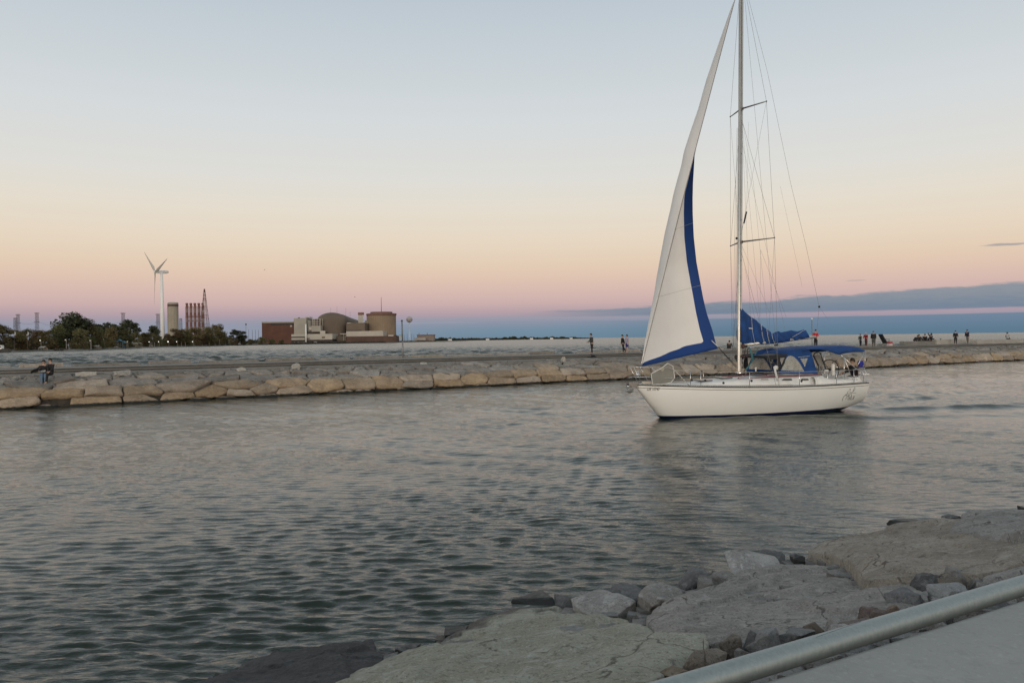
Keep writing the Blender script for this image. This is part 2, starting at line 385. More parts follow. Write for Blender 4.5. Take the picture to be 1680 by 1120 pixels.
R_brown = rock_mat('limestone_brown', (.27, .23, .18), (.36, .31, .25), (.45, .41, .36), 1.2, .032, wet=(.18, .15, (.02, .02, .018)), speck=.55, rnd=.0, crack=1.1)
R_wet = rock_mat('limestone_dark_wet', (.05, .05, .052), (.075, .075, .078), (.11, .11, .115), 1.5, .02, speck=.5, rnd=.0)
R_small = rock_mat('rubble_stone', (.21, .20, .19), (.31, .30, .285), (.42, .41, .395), 2.6, .012, wet=(.15, .15, (.02, .021, .02)), speck=.55, rnd=.35)
R_conc = rock_mat('pier_concrete', (.165, .16, .145), (.21, .20, .185), (.24, .23, .21), .6, .006, speck=.2, rnd=.05)
R_concn = rock_mat('deck_concrete', (.275, .28, .27), (.30, .305, .295), (.32, .325, .315), .8, .0022, speck=.14, rnd=.0, pits=.2)
R_wall = rock_mat('wall_concrete', (.32, .30, .27), (.38, .36, .32), (.42, .40, .36), .6, .005, speck=.15, rnd=.08)

PROF = [(-.55, -.75), (-.05, -.05), (.22, .45), (.85, .93), (1.35, 1.03), (2.7, 1.34), (4.05, 1.60)]
_pl = [0.]
for i in range(1, len(PROF)): _pl.append(_pl[-1] + math.dist(PROF[i], PROF[i - 1]))
B0 = _pl[1]
def prof(b):
    b += B0; b = max(0, min(_pl[-1], b))
    for i in range(1, len(PROF)):
        if b <= _pl[i] + 1e-9:
            t = (b - _pl[i - 1]) / (_pl[i] - _pl[i - 1]); p, q = PROF[i - 1], PROF[i]
            return (p[0] + (q[0] - p[0]) * t, p[1] + (q[1] - p[1]) * t)
    return PROF[-1]
def pnorm(b):
    p, q = prof(b - .3), prof(b + .3); d = Vector((q[0] - p[0], q[1] - p[1])).normalized()
    return (-d.y, d.x)
def pmap(a, b, o):
    p = prof(b); n = pnorm(b); return pier(a, p[0] + n[0] * o, p[1] + n[1] * o)

def clip(poly, p, n):                      # keep side where (x-p).n <= 0
    out = []
    for i in range(len(poly)):
        A, Bp = poly[i], poly[(i + 1) % len(poly)]
        da = (A[0] - p[0]) * n[0] + (A[1] - p[1]) * n[1]; db = (Bp[0] - p[0]) * n[0] + (Bp[1] - p[1]) * n[1]
        if da <= 0: out.append(A)
        if (da < 0) != (db < 0): t = da / (da - db); out.append((A[0] + (Bp[0] - A[0]) * t, A[1] + (Bp[1] - A[1]) * t))
    return out
def resample(poly, n):
    L = [math.dist(poly[i], poly[(i + 1) % len(poly)]) for i in range(len(poly))]; T = sum(L); out = []; acc = 0; i = 0
    for k in range(n):
        d = T * k / n
        while acc + L[i] < d: acc += L[i]; i += 1
        t = (d - acc) / max(L[i], 1e-9); A, Bp = poly[i], poly[(i + 1) % len(poly)]
        out.append(tuple(A[j] + (Bp[j] - A[j]) * t for j in range(len(A))))
    return out
def rock_from_outline(poly, mapf, depth, bulge, n=30, seed=0, amp=.04, freq=1.6, rings=(0, .3, .55, .75, .88, .96, 1), micro=0):
    """closed stone: cap over a 2D outline, sides going down by depth"""
    cx = sum(p[0] for p in poly) / len(poly); cy = sum(p[1] for p in poly) / len(poly)
    rim = resample(poly, n); vs = []; fs = []; rnd = random.Random(seed)
    tilt = (rnd.uniform(-.09, .09), rnd.uniform(-.08, .08)) if not micro else (0, 0)
    layers = [(r, bulge * (1 - r ** 8)) for r in rings[1:]] + [(1.015, -depth * .18), (1.0, -depth * .55), (.9, -depth)]
    def P(x, y, o): 
        q = Vector(mapf(x, y, o + tilt[0] * (x - cx) + tilt[1] * (y - cy))); sv_ = q * freq + Vector((seed * 3.1, 0, seed * 1.7))
        d = Vector((fbm(sv_), fbm(sv_ + Vector((9, 0, 0))), fbm(sv_ + Vector((0, 9, 0))))) * amp
        if micro:
            d.z += micro * fbm(q * 6. + Vector((seed, 0, 0)), 5)
            t = (fbm(q * .55 + Vector((0, seed * 2.3, 0)), 3) + .05 * fbm(q * 7, 3)) * 2.6; fl = math.floor(t); fr_ = min(1, max(0, (t - fl - .38) / .24)); d.z += .04 * (fl + fr_ * fr_ * (3 - 2 * fr_))
        return q + d
    vs.append(P(cx, cy, bulge))
    for r, o in layers:
        for x, y in rim: vs.append(P(cx + (x - cx) * r, cy + (y - cy) * r, o))
    fs += [(0, 1 + k, 1 + (k + 1) % n) for k in range(n)]
    for L in range(len(layers) - 1):
        for k in range(n): fs.append((1 + L * n + k, 1 + (L + 1) * n + k, 1 + (L + 1) * n + (k + 1) % n, 1 + L * n + (k + 1) % n))
    fs.append(tuple(1 + (len(layers) - 1) * n + k for k in range(n)))
    return vs, fs

def px_of(p):
    d = Vector(p) - Vector((0, 0, CAMZ)); return 840 + F * d.dot(RT) / d.dot(FW)
def py_of(p):
    d = Vector(p) - Vector((0, 0, CAMZ)); return 560 - F * d.dot(UP) / d.dot(FW)

def poly_rock(c, dim, seed, m_, name, label=None, group=None, rz=0, sub=4, rough=.05):
    rnd = random.Random(seed); bm = bmesh.new()
    for i in range(15):
        p = Vector((rnd.uniform(-1, 1), rnd.uniform(-1, 1), rnd.uniform(-1, 1))); k = max(abs(p.x), abs(p.y), abs(p.z)); q = p.normalized()
        bm.verts.new((p / k * .62 + q * .38) * rnd.uniform(.82, 1.0))
    r_ = bmesh.ops.convex_hull(bm, input=bm.verts)
    bmesh.ops.delete(bm, geom=list({g_ for g_ in r_['geom_interior'] if isinstance(g_, bmesh.types.BMVert)}), context='VERTS')
    bmesh.ops.bevel(bm, geom=list(bm.edges), offset=.055, segments=2, profile=.6, affect='EDGES')
    bmesh.ops.triangulate(bm, faces=bm.faces); bmesh.ops.subdivide_edges(bm, edges=[e for e in bm.edges if e.calc_length() > .16], cuts=2, use_grid_fill=False); bmesh.ops.triangulate(bm, faces=bm.faces)
    bmesh.ops.subdivide_edges(bm, edges=[e for e in bm.edges if e.calc_length() > .2], cuts=1); bmesh.ops.triangulate(bm, faces=bm.faces)
    ca, sa = math.cos(rz), math.sin(rz)
    for v in bm.verts:
        p = v.co + Vector((fbm(v.co * 2.5 + Vector((seed, 0, 0))), fbm(v.co * 2.5 + Vector((0, seed, 5))), fbm(v.co * 2.5 + Vector((3, 0, seed))))) * rough
        x, y, z = p.x * dim[0], p.y * dim[1], p.z * dim[2]
        v.co = Vector((x * ca - y * sa, x * sa + y * ca, z))
    me = bpy.data.meshes.new(name); bm.to_mesh(me); bm.free(); me.materials.append(m_)
    me.polygons.foreach_set('use_smooth', [True] * len(me.polygons))
    try: me.set_sharp_from_angle(angle=R(26))
    except Exception: pass
    o = bpy.data.objects.new(name, me); C.objects.link(o); o.location = c
    return tag(o, label, 'rock', group)
ORD = 'first second third fourth fifth sixth seventh eighth ninth tenth eleventh twelfth thirteenth fourteenth fifteenth sixteenth seventeenth eighteenth nineteenth twentieth'.split()
def ordi(n): return ORD[n] if n < 20 else 'twenty-' + ORD[(n - 20) % 9]
MARKS = [(75, 'the seated couple'), (660, 'the grey pole'), (1213, "the yacht's mast"), (1424, "the yacht's stern"), (1690, 'the right edge')]
def name_row(items, fmt, grp):
    '''items: (px, object); label each by counting from the nearest landmark'''
    items = sorted(items, key=lambda t: t[0]); cnt = {}
    def key(px):
        m_ = min(MARKS, key=lambda k: abs(k[0] - px)); return m_, ('right of' if px >= m_[0] else 'left of')
    for seq, side in ((items, 'right of'), (items[::-1], 'left of')):
        for px, o in seq:
            m_, sd_ = key(px)
            if sd_ != side: continue
            c = cnt.get((m_, sd_), 0); cnt[(m_, sd_)] = c + 1
            tag(o, fmt % (ordi(c), sd_, m_[1]), 'rock', grp)
def build_pier():
    rnd = random.Random(11); seeds = []; ROWS = {}; KERB = []
    rows = [(-.22, .62, 2.2, 'bottom'), (.62, .8, 1.95, 'lower'), (2.1, 1., 2.2, 'middle'), (3.45, 1., 1.25, 'upper')]
    A0, A1 = -7., 121.
    for ri, (b, hgt, wd, nm) in enumerate(rows):
        a = A0 + rnd.uniform(0, wd)
        while a < A1:
            px = px_of(pier(a, .5, .7)); reg = 40 < px < 205
            ww = wd * (rnd.uniform(.95, 1.35) if reg else rnd.uniform(.62, 1.35))
            jb = .02 if reg else {'bottom': .2, 'lower': .16, 'middle': .2, 'upper': .28}[nm]
            if nm == 'lower' and not reg and rnd.random() < .42:
                seeds.append((a + ww / 2, .34 + rnd.uniform(-.06, .06), nm, 0)); seeds.append((a + ww / 2 + rnd.uniform(-.3, .3), 1.02 + rnd.uniform(-.06, .06), nm, 0)); a += ww; continue
            seeds.append((a + ww / 2, b + rnd.uniform(-jb, jb), nm, ww if reg else 0)); a += ww
    blo, bhi = -.8, 4.05
    for i, (a, b, nm, rw) in enumerate(seeds):
        reg_ = rw > 0
        poly = [(a - 2.6, max(blo, b - 1.3)), (a + 2.6, max(blo, b - 1.3)), (a + 2.6, min(bhi, b + 1.3)), (a - 2.6, min(bhi, b + 1.3))]
        if reg_:
            bb = {'bottom': (-.3, .56), 'lower': (.62, 1.36), 'middle': (1.43, 2.7), 'upper': (2.85, 3.9)}[nm]
            poly = [(a - rw / 2 + .035, bb[0] + rnd.uniform(0, .05)), (a + rw / 2 - .035, bb[0] + rnd.uniform(0, .05)), (a + rw / 2 - .035, bb[1] - rnd.uniform(0, .06)), (a - rw / 2 + .035, bb[1] - rnd.uniform(0, .06))]
        for j, (c, d, _, rw2) in enumerate(seeds):
            if j == i or abs(c - a) > 5 or (reg_ and rw2 > 0): continue
            # rows count more than columns, so the stones come out wide
            m_ = ((a + c) / 2, (b + d) / 2); n_ = ((c - a) * .42, (d - b) * 2.2)
            gap = .032 if nm != 'upper' else .07
            ln = math.hypot(*n_); m2 = (m_[0] - n_[0] / ln * gap, m_[1] - n_[1] / ln * gap)
            poly = clip(poly, m2, n_)
            if len(poly) < 3: break
        if len(poly) < 3: continue
        ch = []                             # knock the corners off
        for k in range(len(poly)):
            A, Bp, D = poly[k - 1], poly[k], poly[(k + 1) % len(poly)]
            t = .06 if reg_ else rnd.uniform(.04, .17)
            ch += [(Bp[0] + (A[0] - Bp[0]) * t, Bp[1] + (A[1] - Bp[1]) * t), (Bp[0] + (D[0] - Bp[0]) * t, Bp[1] + (D[1] - Bp[1]) * t)]
        lowr = nm in ('bottom', 'lower')
        lift = rnd.uniform(-.05, .09)
        vs, fs = rock_from_outline(ch, lambda x, y, o: pmap(x, y, o + lift), .5, rnd.uniform(.05, .13) if lowr else rnd.uniform(.02, .08), 34, i, .085, 1.5)
        mb = MB(); mb.add(vs, fs); p = pier(a, prof(b)[0], prof(b)[1]); px = px_of(p)
        o = mb.build('armour_stone', [R_tan if (lowr or (nm == 'middle' and rnd.random() < .15)) else R_gry], smooth=True)
        col = 'tan' if lowr else 'brownish grey'
        ROWS.setdefault((nm, o.data.materials[0].name.split('_')[-1]), []).append((px, o))
    for (nm, cl), its in ROWS.items():
        name_row(its, {'tan': 'tan', 'grey': 'grey'}[cl] + ' armour stone in the pier\'s ' + nm + ' course, %s %s %s', nm + ' course armour stones of the far pier')
    # loose rubble between the courses and under the deck edge: nobody could count it
    mb = MB()
    for k in range(5200):
        a = rnd.uniform(A0, A1); b = rnd.choice((rnd.uniform(3.1, 4.25), rnd.uniform(3.3, 4.2), rnd.gauss(2.4, .15), rnd.gauss(1.45, .1)))
        if (b < 3.1 and mn.noise(Vector((a * .35, b, 3))) < .05) or (b > 3.1 and mn.noise(Vector((a * .5, b, 9))) < -.1): continue
        r = rnd.uniform(.05, .15) * (1.5 if b > 3.1 and rnd.random() < .25 else 1)
        c = pmap(a, b, -.02 if b > 3.1 else -.05); vs = []
        for i in range(8):
            vs.append(c + Vector(((-1, 1)[i & 1] * r * rnd.uniform(.6, 1.3), (-1, 1)[i >> 1 & 1] * r * rnd.uniform(.5, 1.1), (-1, 1)[i >> 2] * r * rnd.uniform(.4, 1.))))
        mb.add(vs, [(0, 2, 3, 1), (4, 5, 7, 6), (0, 1, 5, 4), (1, 3, 7, 5), (3, 2, 6, 7), (2, 0, 4, 6)])
    tag(mb.build('rubble', R_small), 'loose broken stone filling the gaps of the far pier', 'rubble', kind='stuff')
    for px, w_, h, dm, sd_, lab in ((485, 3.3, 1.62, (.36, .3, .33), 31, 'pale round boulder standing out on the grey course left of the pole'), (200, 3.2, 1.56, (.55, .4, .24), 32, 'pale wedge shaped block below the deck right of the couple'), (395, 3.2, 1.55, (.36, .3, .22), 33, 'pale pointed stone on the grey course left of the round boulder'),
                                   (141, 3.3, 1.55, (.8, .35, .2), 34, 'pale flat block at the deck edge just right of the couple'), (693, 3.3, 1.56, (.3, .25, .2), 35, 'small pale stone at the deck edge right of the grey pole'), (925, 3.3, 1.56, (.3, .25, .26), 36, 'pale upright stone left of the lone standing man')):
        poly_rock(pier(pier_px(px, w_, h), w_, h), dm, sd_, MATS['wall_concrete'], 'boulder', lab, None, R(31), 3, .1)
    # core under the stones
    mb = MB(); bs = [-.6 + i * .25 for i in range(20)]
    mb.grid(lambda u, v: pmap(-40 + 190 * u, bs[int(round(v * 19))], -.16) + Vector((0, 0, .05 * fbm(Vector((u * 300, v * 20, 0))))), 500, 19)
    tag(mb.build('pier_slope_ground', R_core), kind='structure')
    # paved top: lower ledge, step, upper deck, back slope
    mb = MB()
    def strip(pr, a0, a1, nseg):
        mb.grid(lambda u, v: pier(a0 + (a1 - a0) * u, *pr[int(round(v * (len(pr) - 1)))]), nseg, len(pr) - 1)
    strip([(3.85, .9), (3.85, 1.60), (3.88, 1.63), (5.4, 1.66), (5.4, 1.745), (5.15, 1.75), (5.15, 1.79), (5.6, 1.80)], -40, 150, 60)
    strip([(5.6, 1.80), (5.95, 1.80), (5.95, 1.87), (5.65, 1.875), (5.65, 1.90), (10.0, 1.91), (10.03, 1.5)], -40, 150, 60)
    strip([(10.03, 1.75), (10.8, 1.65), (12.8, .6), (14.5, -.8)], -40, 150, 60)
    tag(mb.build('pier_path', R_conc), kind='structure')
    # joints / kerb blocks along the lake side
    a = -12.; k = 0; rs_ = random.Random(4)
    a = -16.
    while a < pier_px(1460, 10.4, 1.9):
        L = rs_.uniform(2.2, 5.2)
        if rs_.random() > .1:
            h = rs_.uniform(.1, .27); mb = MB(); n = 14
            def f(u, v, a=a, L=L, h=h):
                pr = [(9.95, 1.6), (9.97, 1.9 + h * .9), (10.1, 1.9 + h), (10.8, 1.9 + h), (11.3, 1.8), (11.5, 1.2)]
                q = pr[int(round(v * 5))]; e = 1 if 0 < u < 1 else 0
                pz = q[1] if e else min(q[1], 1.7)
                return pier(a + L * (.02 + .96 * (.5 + (u - .5) * (1 if e else .97))), q[0], pz) + Vector((0, 0, (.06 * fbm(Vector((a + u * L * 1.3, v * 2, 0))) if e else 0)))
            mb.grid(f, n, 5)
            px = px_of(pier(a + L / 2, 10.4, 2))
            o = mb.build('kerb_stone', R_gry, smooth=False)
            KERB.append((px, o))
        a += L
    name_row(KERB, 'low grey edge stone behind the pier path, %s %s %s', 'edge stones on the lake side of the pier')
    # concrete walls at the right end
    def wall(px0, px1, w_, h0, h1, th, lab, m_=R_wall):
        a0, a1 = pier_px(px0, w_, 2), pier_px(px1, w_, 2); mb = MB()
        c = pier((a0 + a1) / 2, w_ + th / 2, (h0 + h1) / 2); mb.box(c, (a1 - a0, th, h1 - h0), math.atan2(PD.y, PD.x))
        o = mb.build('concrete_wall', m_, bevel=.03); tag(o, lab, 'wall', 'low concrete walls on the far pier'); return o
    wall(1484, 1537, 9.4, 1.8, 2.36, .7, 'dark grey low concrete wall under the huddled group of sitting people', R_conc)
    wall(1537, 1596, 9.2, 1.8, 2.52, .7, 'pale low concrete wall behind the two people walking on the right')
    wall(1603, 1730, 6.0, 1.6, 2.42, .6, 'long beige concrete wall at the right edge with one person sitting behind it')
build_pier()

# ------------------------------------------------------------------ near bank
def bplane(h0, k=.26): return lambda x, y: h0 - k * ((Vector((x, y, 0)) - E0).dot(EN))
def onplane(px, py, h0, k=.26):
    r = ray(px, py); t = (h0 + k * E0.dot(EN) - CAMZ) / (r.z + k * r.dot(EN)); return (r.x * t, r.y * t)
def slab(label, m_, pts, h0, k=.26, depth=.8, seed=0, amp=.06, freq=1.2, bulge=.05, n=300, micro=.014, group=None):
    poly = [onplane(px, py, h0, k) for px, py in pts]; pl = bplane(h0, k)
    rings = [0] + [(.03 + .97 * (i / 60)) ** .8 for i in range(61)]
    rings[-1] = 1
    vs, fs = rock_from_outline(poly, lambda x, y, o: (x, y, pl(x, y) + o), depth, bulge, n, seed, amp, freq, rings, micro)
    mb = MB(); mb.add(vs, fs); o = mb.build('boulder', m_, smooth=True)
    return tag(o, label, 'rock', group)
def build_bank():
    G = 'big flat slabs of the near bank'
    slab('huge greenish flat limestone slab nearest the camera at the bottom', R_green,
         [(470, 1200), (535, 1125), (590, 1098), (640, 1077), (700, 1052), (724, 1044), (770, 1022), (813, 1008), (843, 1000), (900, 996), (925, 998), (985, 1002), (1030, 1010), (1060, 1021), (1075, 1034), (1087, 1044), (1105, 1042), (1123, 1041), (1142, 1046), (1156, 1053), (1167, 1066), (1163, 1080), (1140, 1092), (1110, 1104), (1080, 1125), (1050, 1170), (900, 1230), (650, 1260)],
         1.52, seed=2, group=G, micro=.016, amp=.035)
    slab('large grey flat slab between the greenish slab and the brown slab', R_slab,
         [(1060, 1020), (1066, 1008), (1080, 1001), (1095, 992), (1112, 985), (1128, 979), (1150, 972), (1170, 967), (1195, 958), (1212, 946), (1235, 938), (1262, 933), (1285, 929), (1310, 926), (1353, 929), (1386, 937), (1420, 952), (1450, 956), (1478, 960), (1504, 973), (1520, 990), (1490, 1004), (1434, 1010), (1395, 1014), (1352, 1022), (1314, 1032), (1274, 1036), (1228, 1046), (1207, 1051), (1167, 1053), (1133, 1046), (1102, 1039), (1071, 1034)],
         1.50, seed=5, group=G, micro=.016, amp=.035)
    slab('large brown flat slab at the right with a steep broken left end', R_brown,
         [(1325, 906), (1330, 899), (1345, 893), (1378, 884), (1412, 880), (1445, 876), (1455, 870), (1470, 866), (1500, 862), (1530, 859), (1581, 856), (1621, 862), (1700, 868), (1760, 880), (1790, 910), (1740, 932), (1680, 932), (1632, 938), (1597, 943), (1545, 944), (1493, 950), (1450, 953), (1424, 950), (1412, 935), (1391, 921), (1364, 911), (1340, 908)],
         1.585, seed=9, group=G, micro=.016, amp=.035, depth=.9)
    slab('pale blue grey slab behind the brown slab at the right edge', R_slab,
         [(1560, 868), (1572, 854), (1586, 843), (1602, 836), (1640, 832), (1700, 834), (1780, 845), (1800, 875), (1700, 880), (1610, 876)], 1.7, seed=12, group=G)
    slab('grey slab between the brown slab and the rail at the right edge', R_slab,
         [(1603, 950), (1616, 940), (1640, 936), (1700, 930), (1790, 925), (1830, 950), (1720, 985), (1650, 985), (1612, 972)], 1.5, seed=14, group=G)
    slab('dark wet half sunken slab left of the greenish slab', R_wet,
         [(290, 1135), (350, 1106), (420, 1085), (500, 1070), (560, 1059), (612, 1057), (630, 1068), (636, 1082), (580, 1110), (540, 1170), (400, 1200)], 1.42, k=.24, seed=17, group=G, depth=.5)
    L = [  # px, py, wpx, hpx, material, label
     (876, 994, 66, 24, 0, 'grey stone showing above the top left of the greenish slab'),
     (934, 988, 52, 20, 1, 'small dark stone at the water above the greenish slab'),
     (990, 996, 78, 34, 0, 'grey stone wedged behind the middle of the greenish slab'),
     (1035, 984, 62, 34, 1, 'dark grey stone with a pale vein by the water'),
     (1085, 986, 64, 38, 0, 'rough grey stone touching the left tip of the large grey slab'),
     (1138, 957, 40, 34, 1, 'dark upright stone at the waterline left of the large grey slab'),
     (1158, 962, 26, 26, 0, 'narrow grey stone leaning on the dark upright stone'),
     (1185, 954, 40, 24, 0, 'grey stone below the peaked rock at the waterline'),
     (1112, 970, 20, 12, 2, 'little pale stone in front of the dark upright stone'),
     (1238, 934, 84, 38, 0, 'peaked grey rock above the upper edge of the large grey slab'),
     (1262, 920, 46, 26, 1, 'pointed dark rock top behind the peaked grey rock'),
     (1306, 920, 26, 20, 3, 'black jagged stone left of the brown slab at the water'),
     (1518, 852, 50, 24, 0, 'pointed grey rock behind the brown slab'),
     (1480, 866, 50, 14, 0, 'low grey stone left of the pointed rock behind the brown slab'),
     (1565, 852, 34, 12, 1, 'low dark stone between the pointed rock and the pale slab'),
     (1193, 1066, 46, 36, 4, 'brown rounded stone between the greenish slab and the rail'),
     (1150, 1090, 100, 30, 4, 'long brown stone lying against the rail'),
     (1066, 1112, 44, 20, 1, 'small dark stone under the right end of the greenish slab'),
     (1110, 1112, 50, 24, 4, 'brown stone at the bottom beside the rail'),
     (1216, 1076, 26, 20, 0, 'small grey stone right of the brown rounded stone'),
     (1254, 1054, 62, 46, 2, 'pale grey angular stone standing below the large grey slab'),
     (1232, 1058, 26, 34, 1, 'dark face stone left of the pale angular stone'),
     (1318, 1044, 62, 26, 2, 'flat pale stone touching the rail below the large grey slab'),
     (1286, 1050, 28, 18, 1, 'dark little stone between the two pale stones'),
     (1332, 1033, 36, 18, 4, 'olive brown stone behind the flat pale stone'),
     (1364, 1025, 28, 24, 0, 'grey round stone at the rail, left of the pinkish pair'),
     (1400, 1022, 48, 26, 5, 'pinkish elongated stone beside the rail'),
     (1424, 1010, 30, 22, 5, 'pinkish stone behind the elongated pinkish one'),
     (1441, 1010, 34, 16, 5, 'flat pinkish stone right of the pinkish pair'),
     (1459, 1002, 34, 16, 6, 'reddish brown stone half under the rounded dark stone'),
     (1484, 988, 66, 32, 1, 'rounded dark grey stone at the right tip of the large grey slab'),
     (1512, 982, 24, 20, 0, 'little grey stone right of the rounded dark stone'),
     (1522, 962, 44, 28, 1, 'dark rough stone below the brown slab'),
     (1553, 977, 62, 30, 7, 'whitish flat stone at the rail, palest of all'),
     (1563, 962, 42, 20, 4, 'tan stone behind the whitish flat stone'),
     (1576, 953, 60, 34, 0, 'grey block with a rounded right end above the tan stone'),
     (1540, 986, 24, 12, 7, 'small whitish chip beside the whitish flat stone'),
     (1380, 1040, 44, 12, 0, 'thin grey stone edge just showing above the rail'),
     (1615, 966, 36, 16, 0, 'grey stone right of the block with a rounded end'),
     (1345, 1086, 60, 16, 0, 'grey stone seen between the rail and the deck, leftmost'),
     (1395, 1070, 70, 16, 2, 'pale stone seen between the rail and the deck, second from left'),
     (1470, 1046, 60, 14, 2, 'pale stone seen between the rail and the deck, third from left'),
     (1540, 1026, 60, 12, 0, 'grey stone between the rail and the deck, fourth from left'),
     (1630, 1000, 70, 12, 1, 'dark stone between the rail and the deck at the right')]
    ms = [R_small, rock_mat('rubble_dark', (.10, .10, .102), (.16, .16, .163), (.24, .24, .24), 2.6, .012, speck=.4, rnd=.2),
          rock_mat('rubble_pale', (.17, .17, .17), (.23, .23, .225), (.27, .27, .26), 2.6, .01, speck=.4, rnd=.1), mat('wet_black_stone', (.012, .012, .012), .5, bump=.02, bscale=8),
          rock_mat('rubble_brown', (.13, .105, .08), (.19, .155, .12), (.24, .21, .17), 2.6, .012, speck=.5, rnd=.2), rock_mat('rubble_pink', (.14, .11, .10), (.2, .165, .15), (.26, .23, .21), 2.6, .012, speck=.5, rnd=.15),
          rock_mat('rubble_red', (.17, .125, .10), (.24, .18, .145), (.28, .23, .2), 2.6, .012, speck=.3, rnd=.1), rock_mat('rubble_white', (.25, .26, .26), (.32, .33, .33), (.38, .38, .38), 2.6, .008, speck=.3, rnd=.1)]
    for i, (px, py, wp, hp, mi, lab) in enumerate(L):
        gap = px > 1330 and 'rail and the deck' in lab
        h0 = 1.52 if not gap else 1.45
        x, y = onplane(px, py, h0); z = bplane(h0)(x, y)
        r = wp * y / F / 2; rh = hp * y / F / 2
        poly_rock((x, y, z - rh * .1), (r * (1.3 if i < 15 else 1.15), r * (1.35 if i < 15 else 1.0), max(rh * 1.6, r * .7)), 100 + i, ms[mi], 'stone', lab, 'stones between the slabs', rz=random.uniform(-.4, .9), sub=4 if wp > 40 else 3)
    # everything smaller: chips and rubble nobody could count
    rnd = random.Random(21); mb = MB(); pl = bplane(1.36)
    for k in range(9000):
        a = rnd.uniform(-9, 26); w_ = rnd.uniform(.02, 5.6) if rnd.random() > .3 else rnd.uniform(.02, 1.3)
        p = bank(a, w_, 0); r = rnd.uniform(.03, .09) * (1 + .12 * w_) * (1.6 if rnd.random() < .1 and w_ < 2 else 1)
        p.z = pl(p.x, p.y) + rnd.uniform(-.04, .05); vs = []
        for i in range(8): vs.append(p + Vector(((-1, 1)[i & 1] * r * rnd.uniform(.5, 1.2), (-1, 1)[i >> 1 & 1] * r * rnd.uniform(.5, 1.2), (-1, 1)[i >> 2] * r * rnd.uniform(.4, .9))))
        mb.add(vs, [(0, 2, 3, 1), (4, 5, 7, 6), (0, 1, 5, 4), (1, 3, 7, 5), (3, 2, 6, 7), (2, 0, 4, 6)])
    tag(mb.build('gravel', R_small), 'broken stone chips filling the gaps of the near bank', 'gravel', kind='stuff')
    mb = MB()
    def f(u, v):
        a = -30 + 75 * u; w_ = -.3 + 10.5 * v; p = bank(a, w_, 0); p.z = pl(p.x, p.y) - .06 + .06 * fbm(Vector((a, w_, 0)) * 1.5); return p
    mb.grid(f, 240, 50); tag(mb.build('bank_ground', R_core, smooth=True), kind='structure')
    # near deck
    mb = MB(); H = 1.8
    pr = [(-14, H), (-.04, H), (-.012, H - .01), (0, H - .04), (0, H - .5)]
    mb.grid(lambda u, v: bank(-30 + 75 * u, *pr[int(round(v * 4))]), 150, 4)
    tag(mb.build('deck_path', R_concn), kind='structure')
    # galvanised rail
    m_ = bpy.data.materials.new('galvanised_steel'); m_.use_nodes = True; g = NT(m_.node_tree); b = g.n['Principled BSDF']
    oc = g.new('ShaderNodeTexCoord').outputs['Object']
    vor = g.new('ShaderNodeTexVoronoi'); g.l.new(g.mapv(oc, (1, 1, .4)), vor.inputs['Vector']); vor.inputs['Scale'].default_value = 90
    sep = g.new('ShaderNodeSeparateColor'); g.l.new(vor.outputs['Color'], sep.inputs[0])
    nz = g.noise(oc, 9, 5, .65)
    col = g.mix(g.mr(sep.outputs[0], 0, 1, 0, 1, 'LINEAR'), (.29, .33, .33), (.33, .37, .365)); col = g.mix(g.mr(nz, .55, .75), col, (.38, .41, .39))
    g.l.new(col, b.inputs['Base Color']); b.inputs['Metallic'].default_value = .9
    g.put(b.inputs['Roughness'], g.m('ADD', g.mr(sep.outputs[1], 0, 1, .40, .47, 'LINEAR'), g.m('MULTIPLY', nz, .1)))
    bp = g.new('ShaderNodeBump'); bp.inputs['Strength'].default_value = .25; bp.inputs['Distance'].default_value = .003; g.l.new(nz, bp.inputs['Height']); g.l.new(bp.outputs[0], b.inputs['Normal'])
    root = empty('guard_rail', bank(0, 0, H), 0, 'thick galvanised steel guard tube along the edge of the near deck', 'rail')
    off = root.location
    mb = MB(); RW = .075; q = []
    for i in range(46): q.append(bank(-12 + i * 1.0, RW, H + .026) - off)
    mb.tube(q, .0552, 32); mb.build('tube', m_, root, smooth=True)
    mb = MB(); c0 = bank(.45, RW, H + .026) - off
    tdir = ED; pts = []
    for i in range(9):                     # thin scratch line and weld seam along the tube
        an = R(100 - i * 3); pts.append(c0 + tdir * (-.16 + i * .045) + EN * math.cos(an) * .0554 + Vector((0, 0, 1)) * math.sin(an) * .0554)
    mb.tube(pts, .0007, 4); mb.build('scratch', M_dark, root)
    for a in (-5.2, -2.4, 6.2, 9.0, 11.8):
        mb = MB(); p = bank(a, RW, H) - off; mb.tube([p + Vector((0, 0, .05)), p + Vector((0, 0, -.5))], .022, 10); mb.box(p + Vector((0, 0, -.25)) - EN * .035, (.12, .012, .2), math.atan2(ED.y, ED.x))
        mb.build('bracket', m_, root)
build_bank()

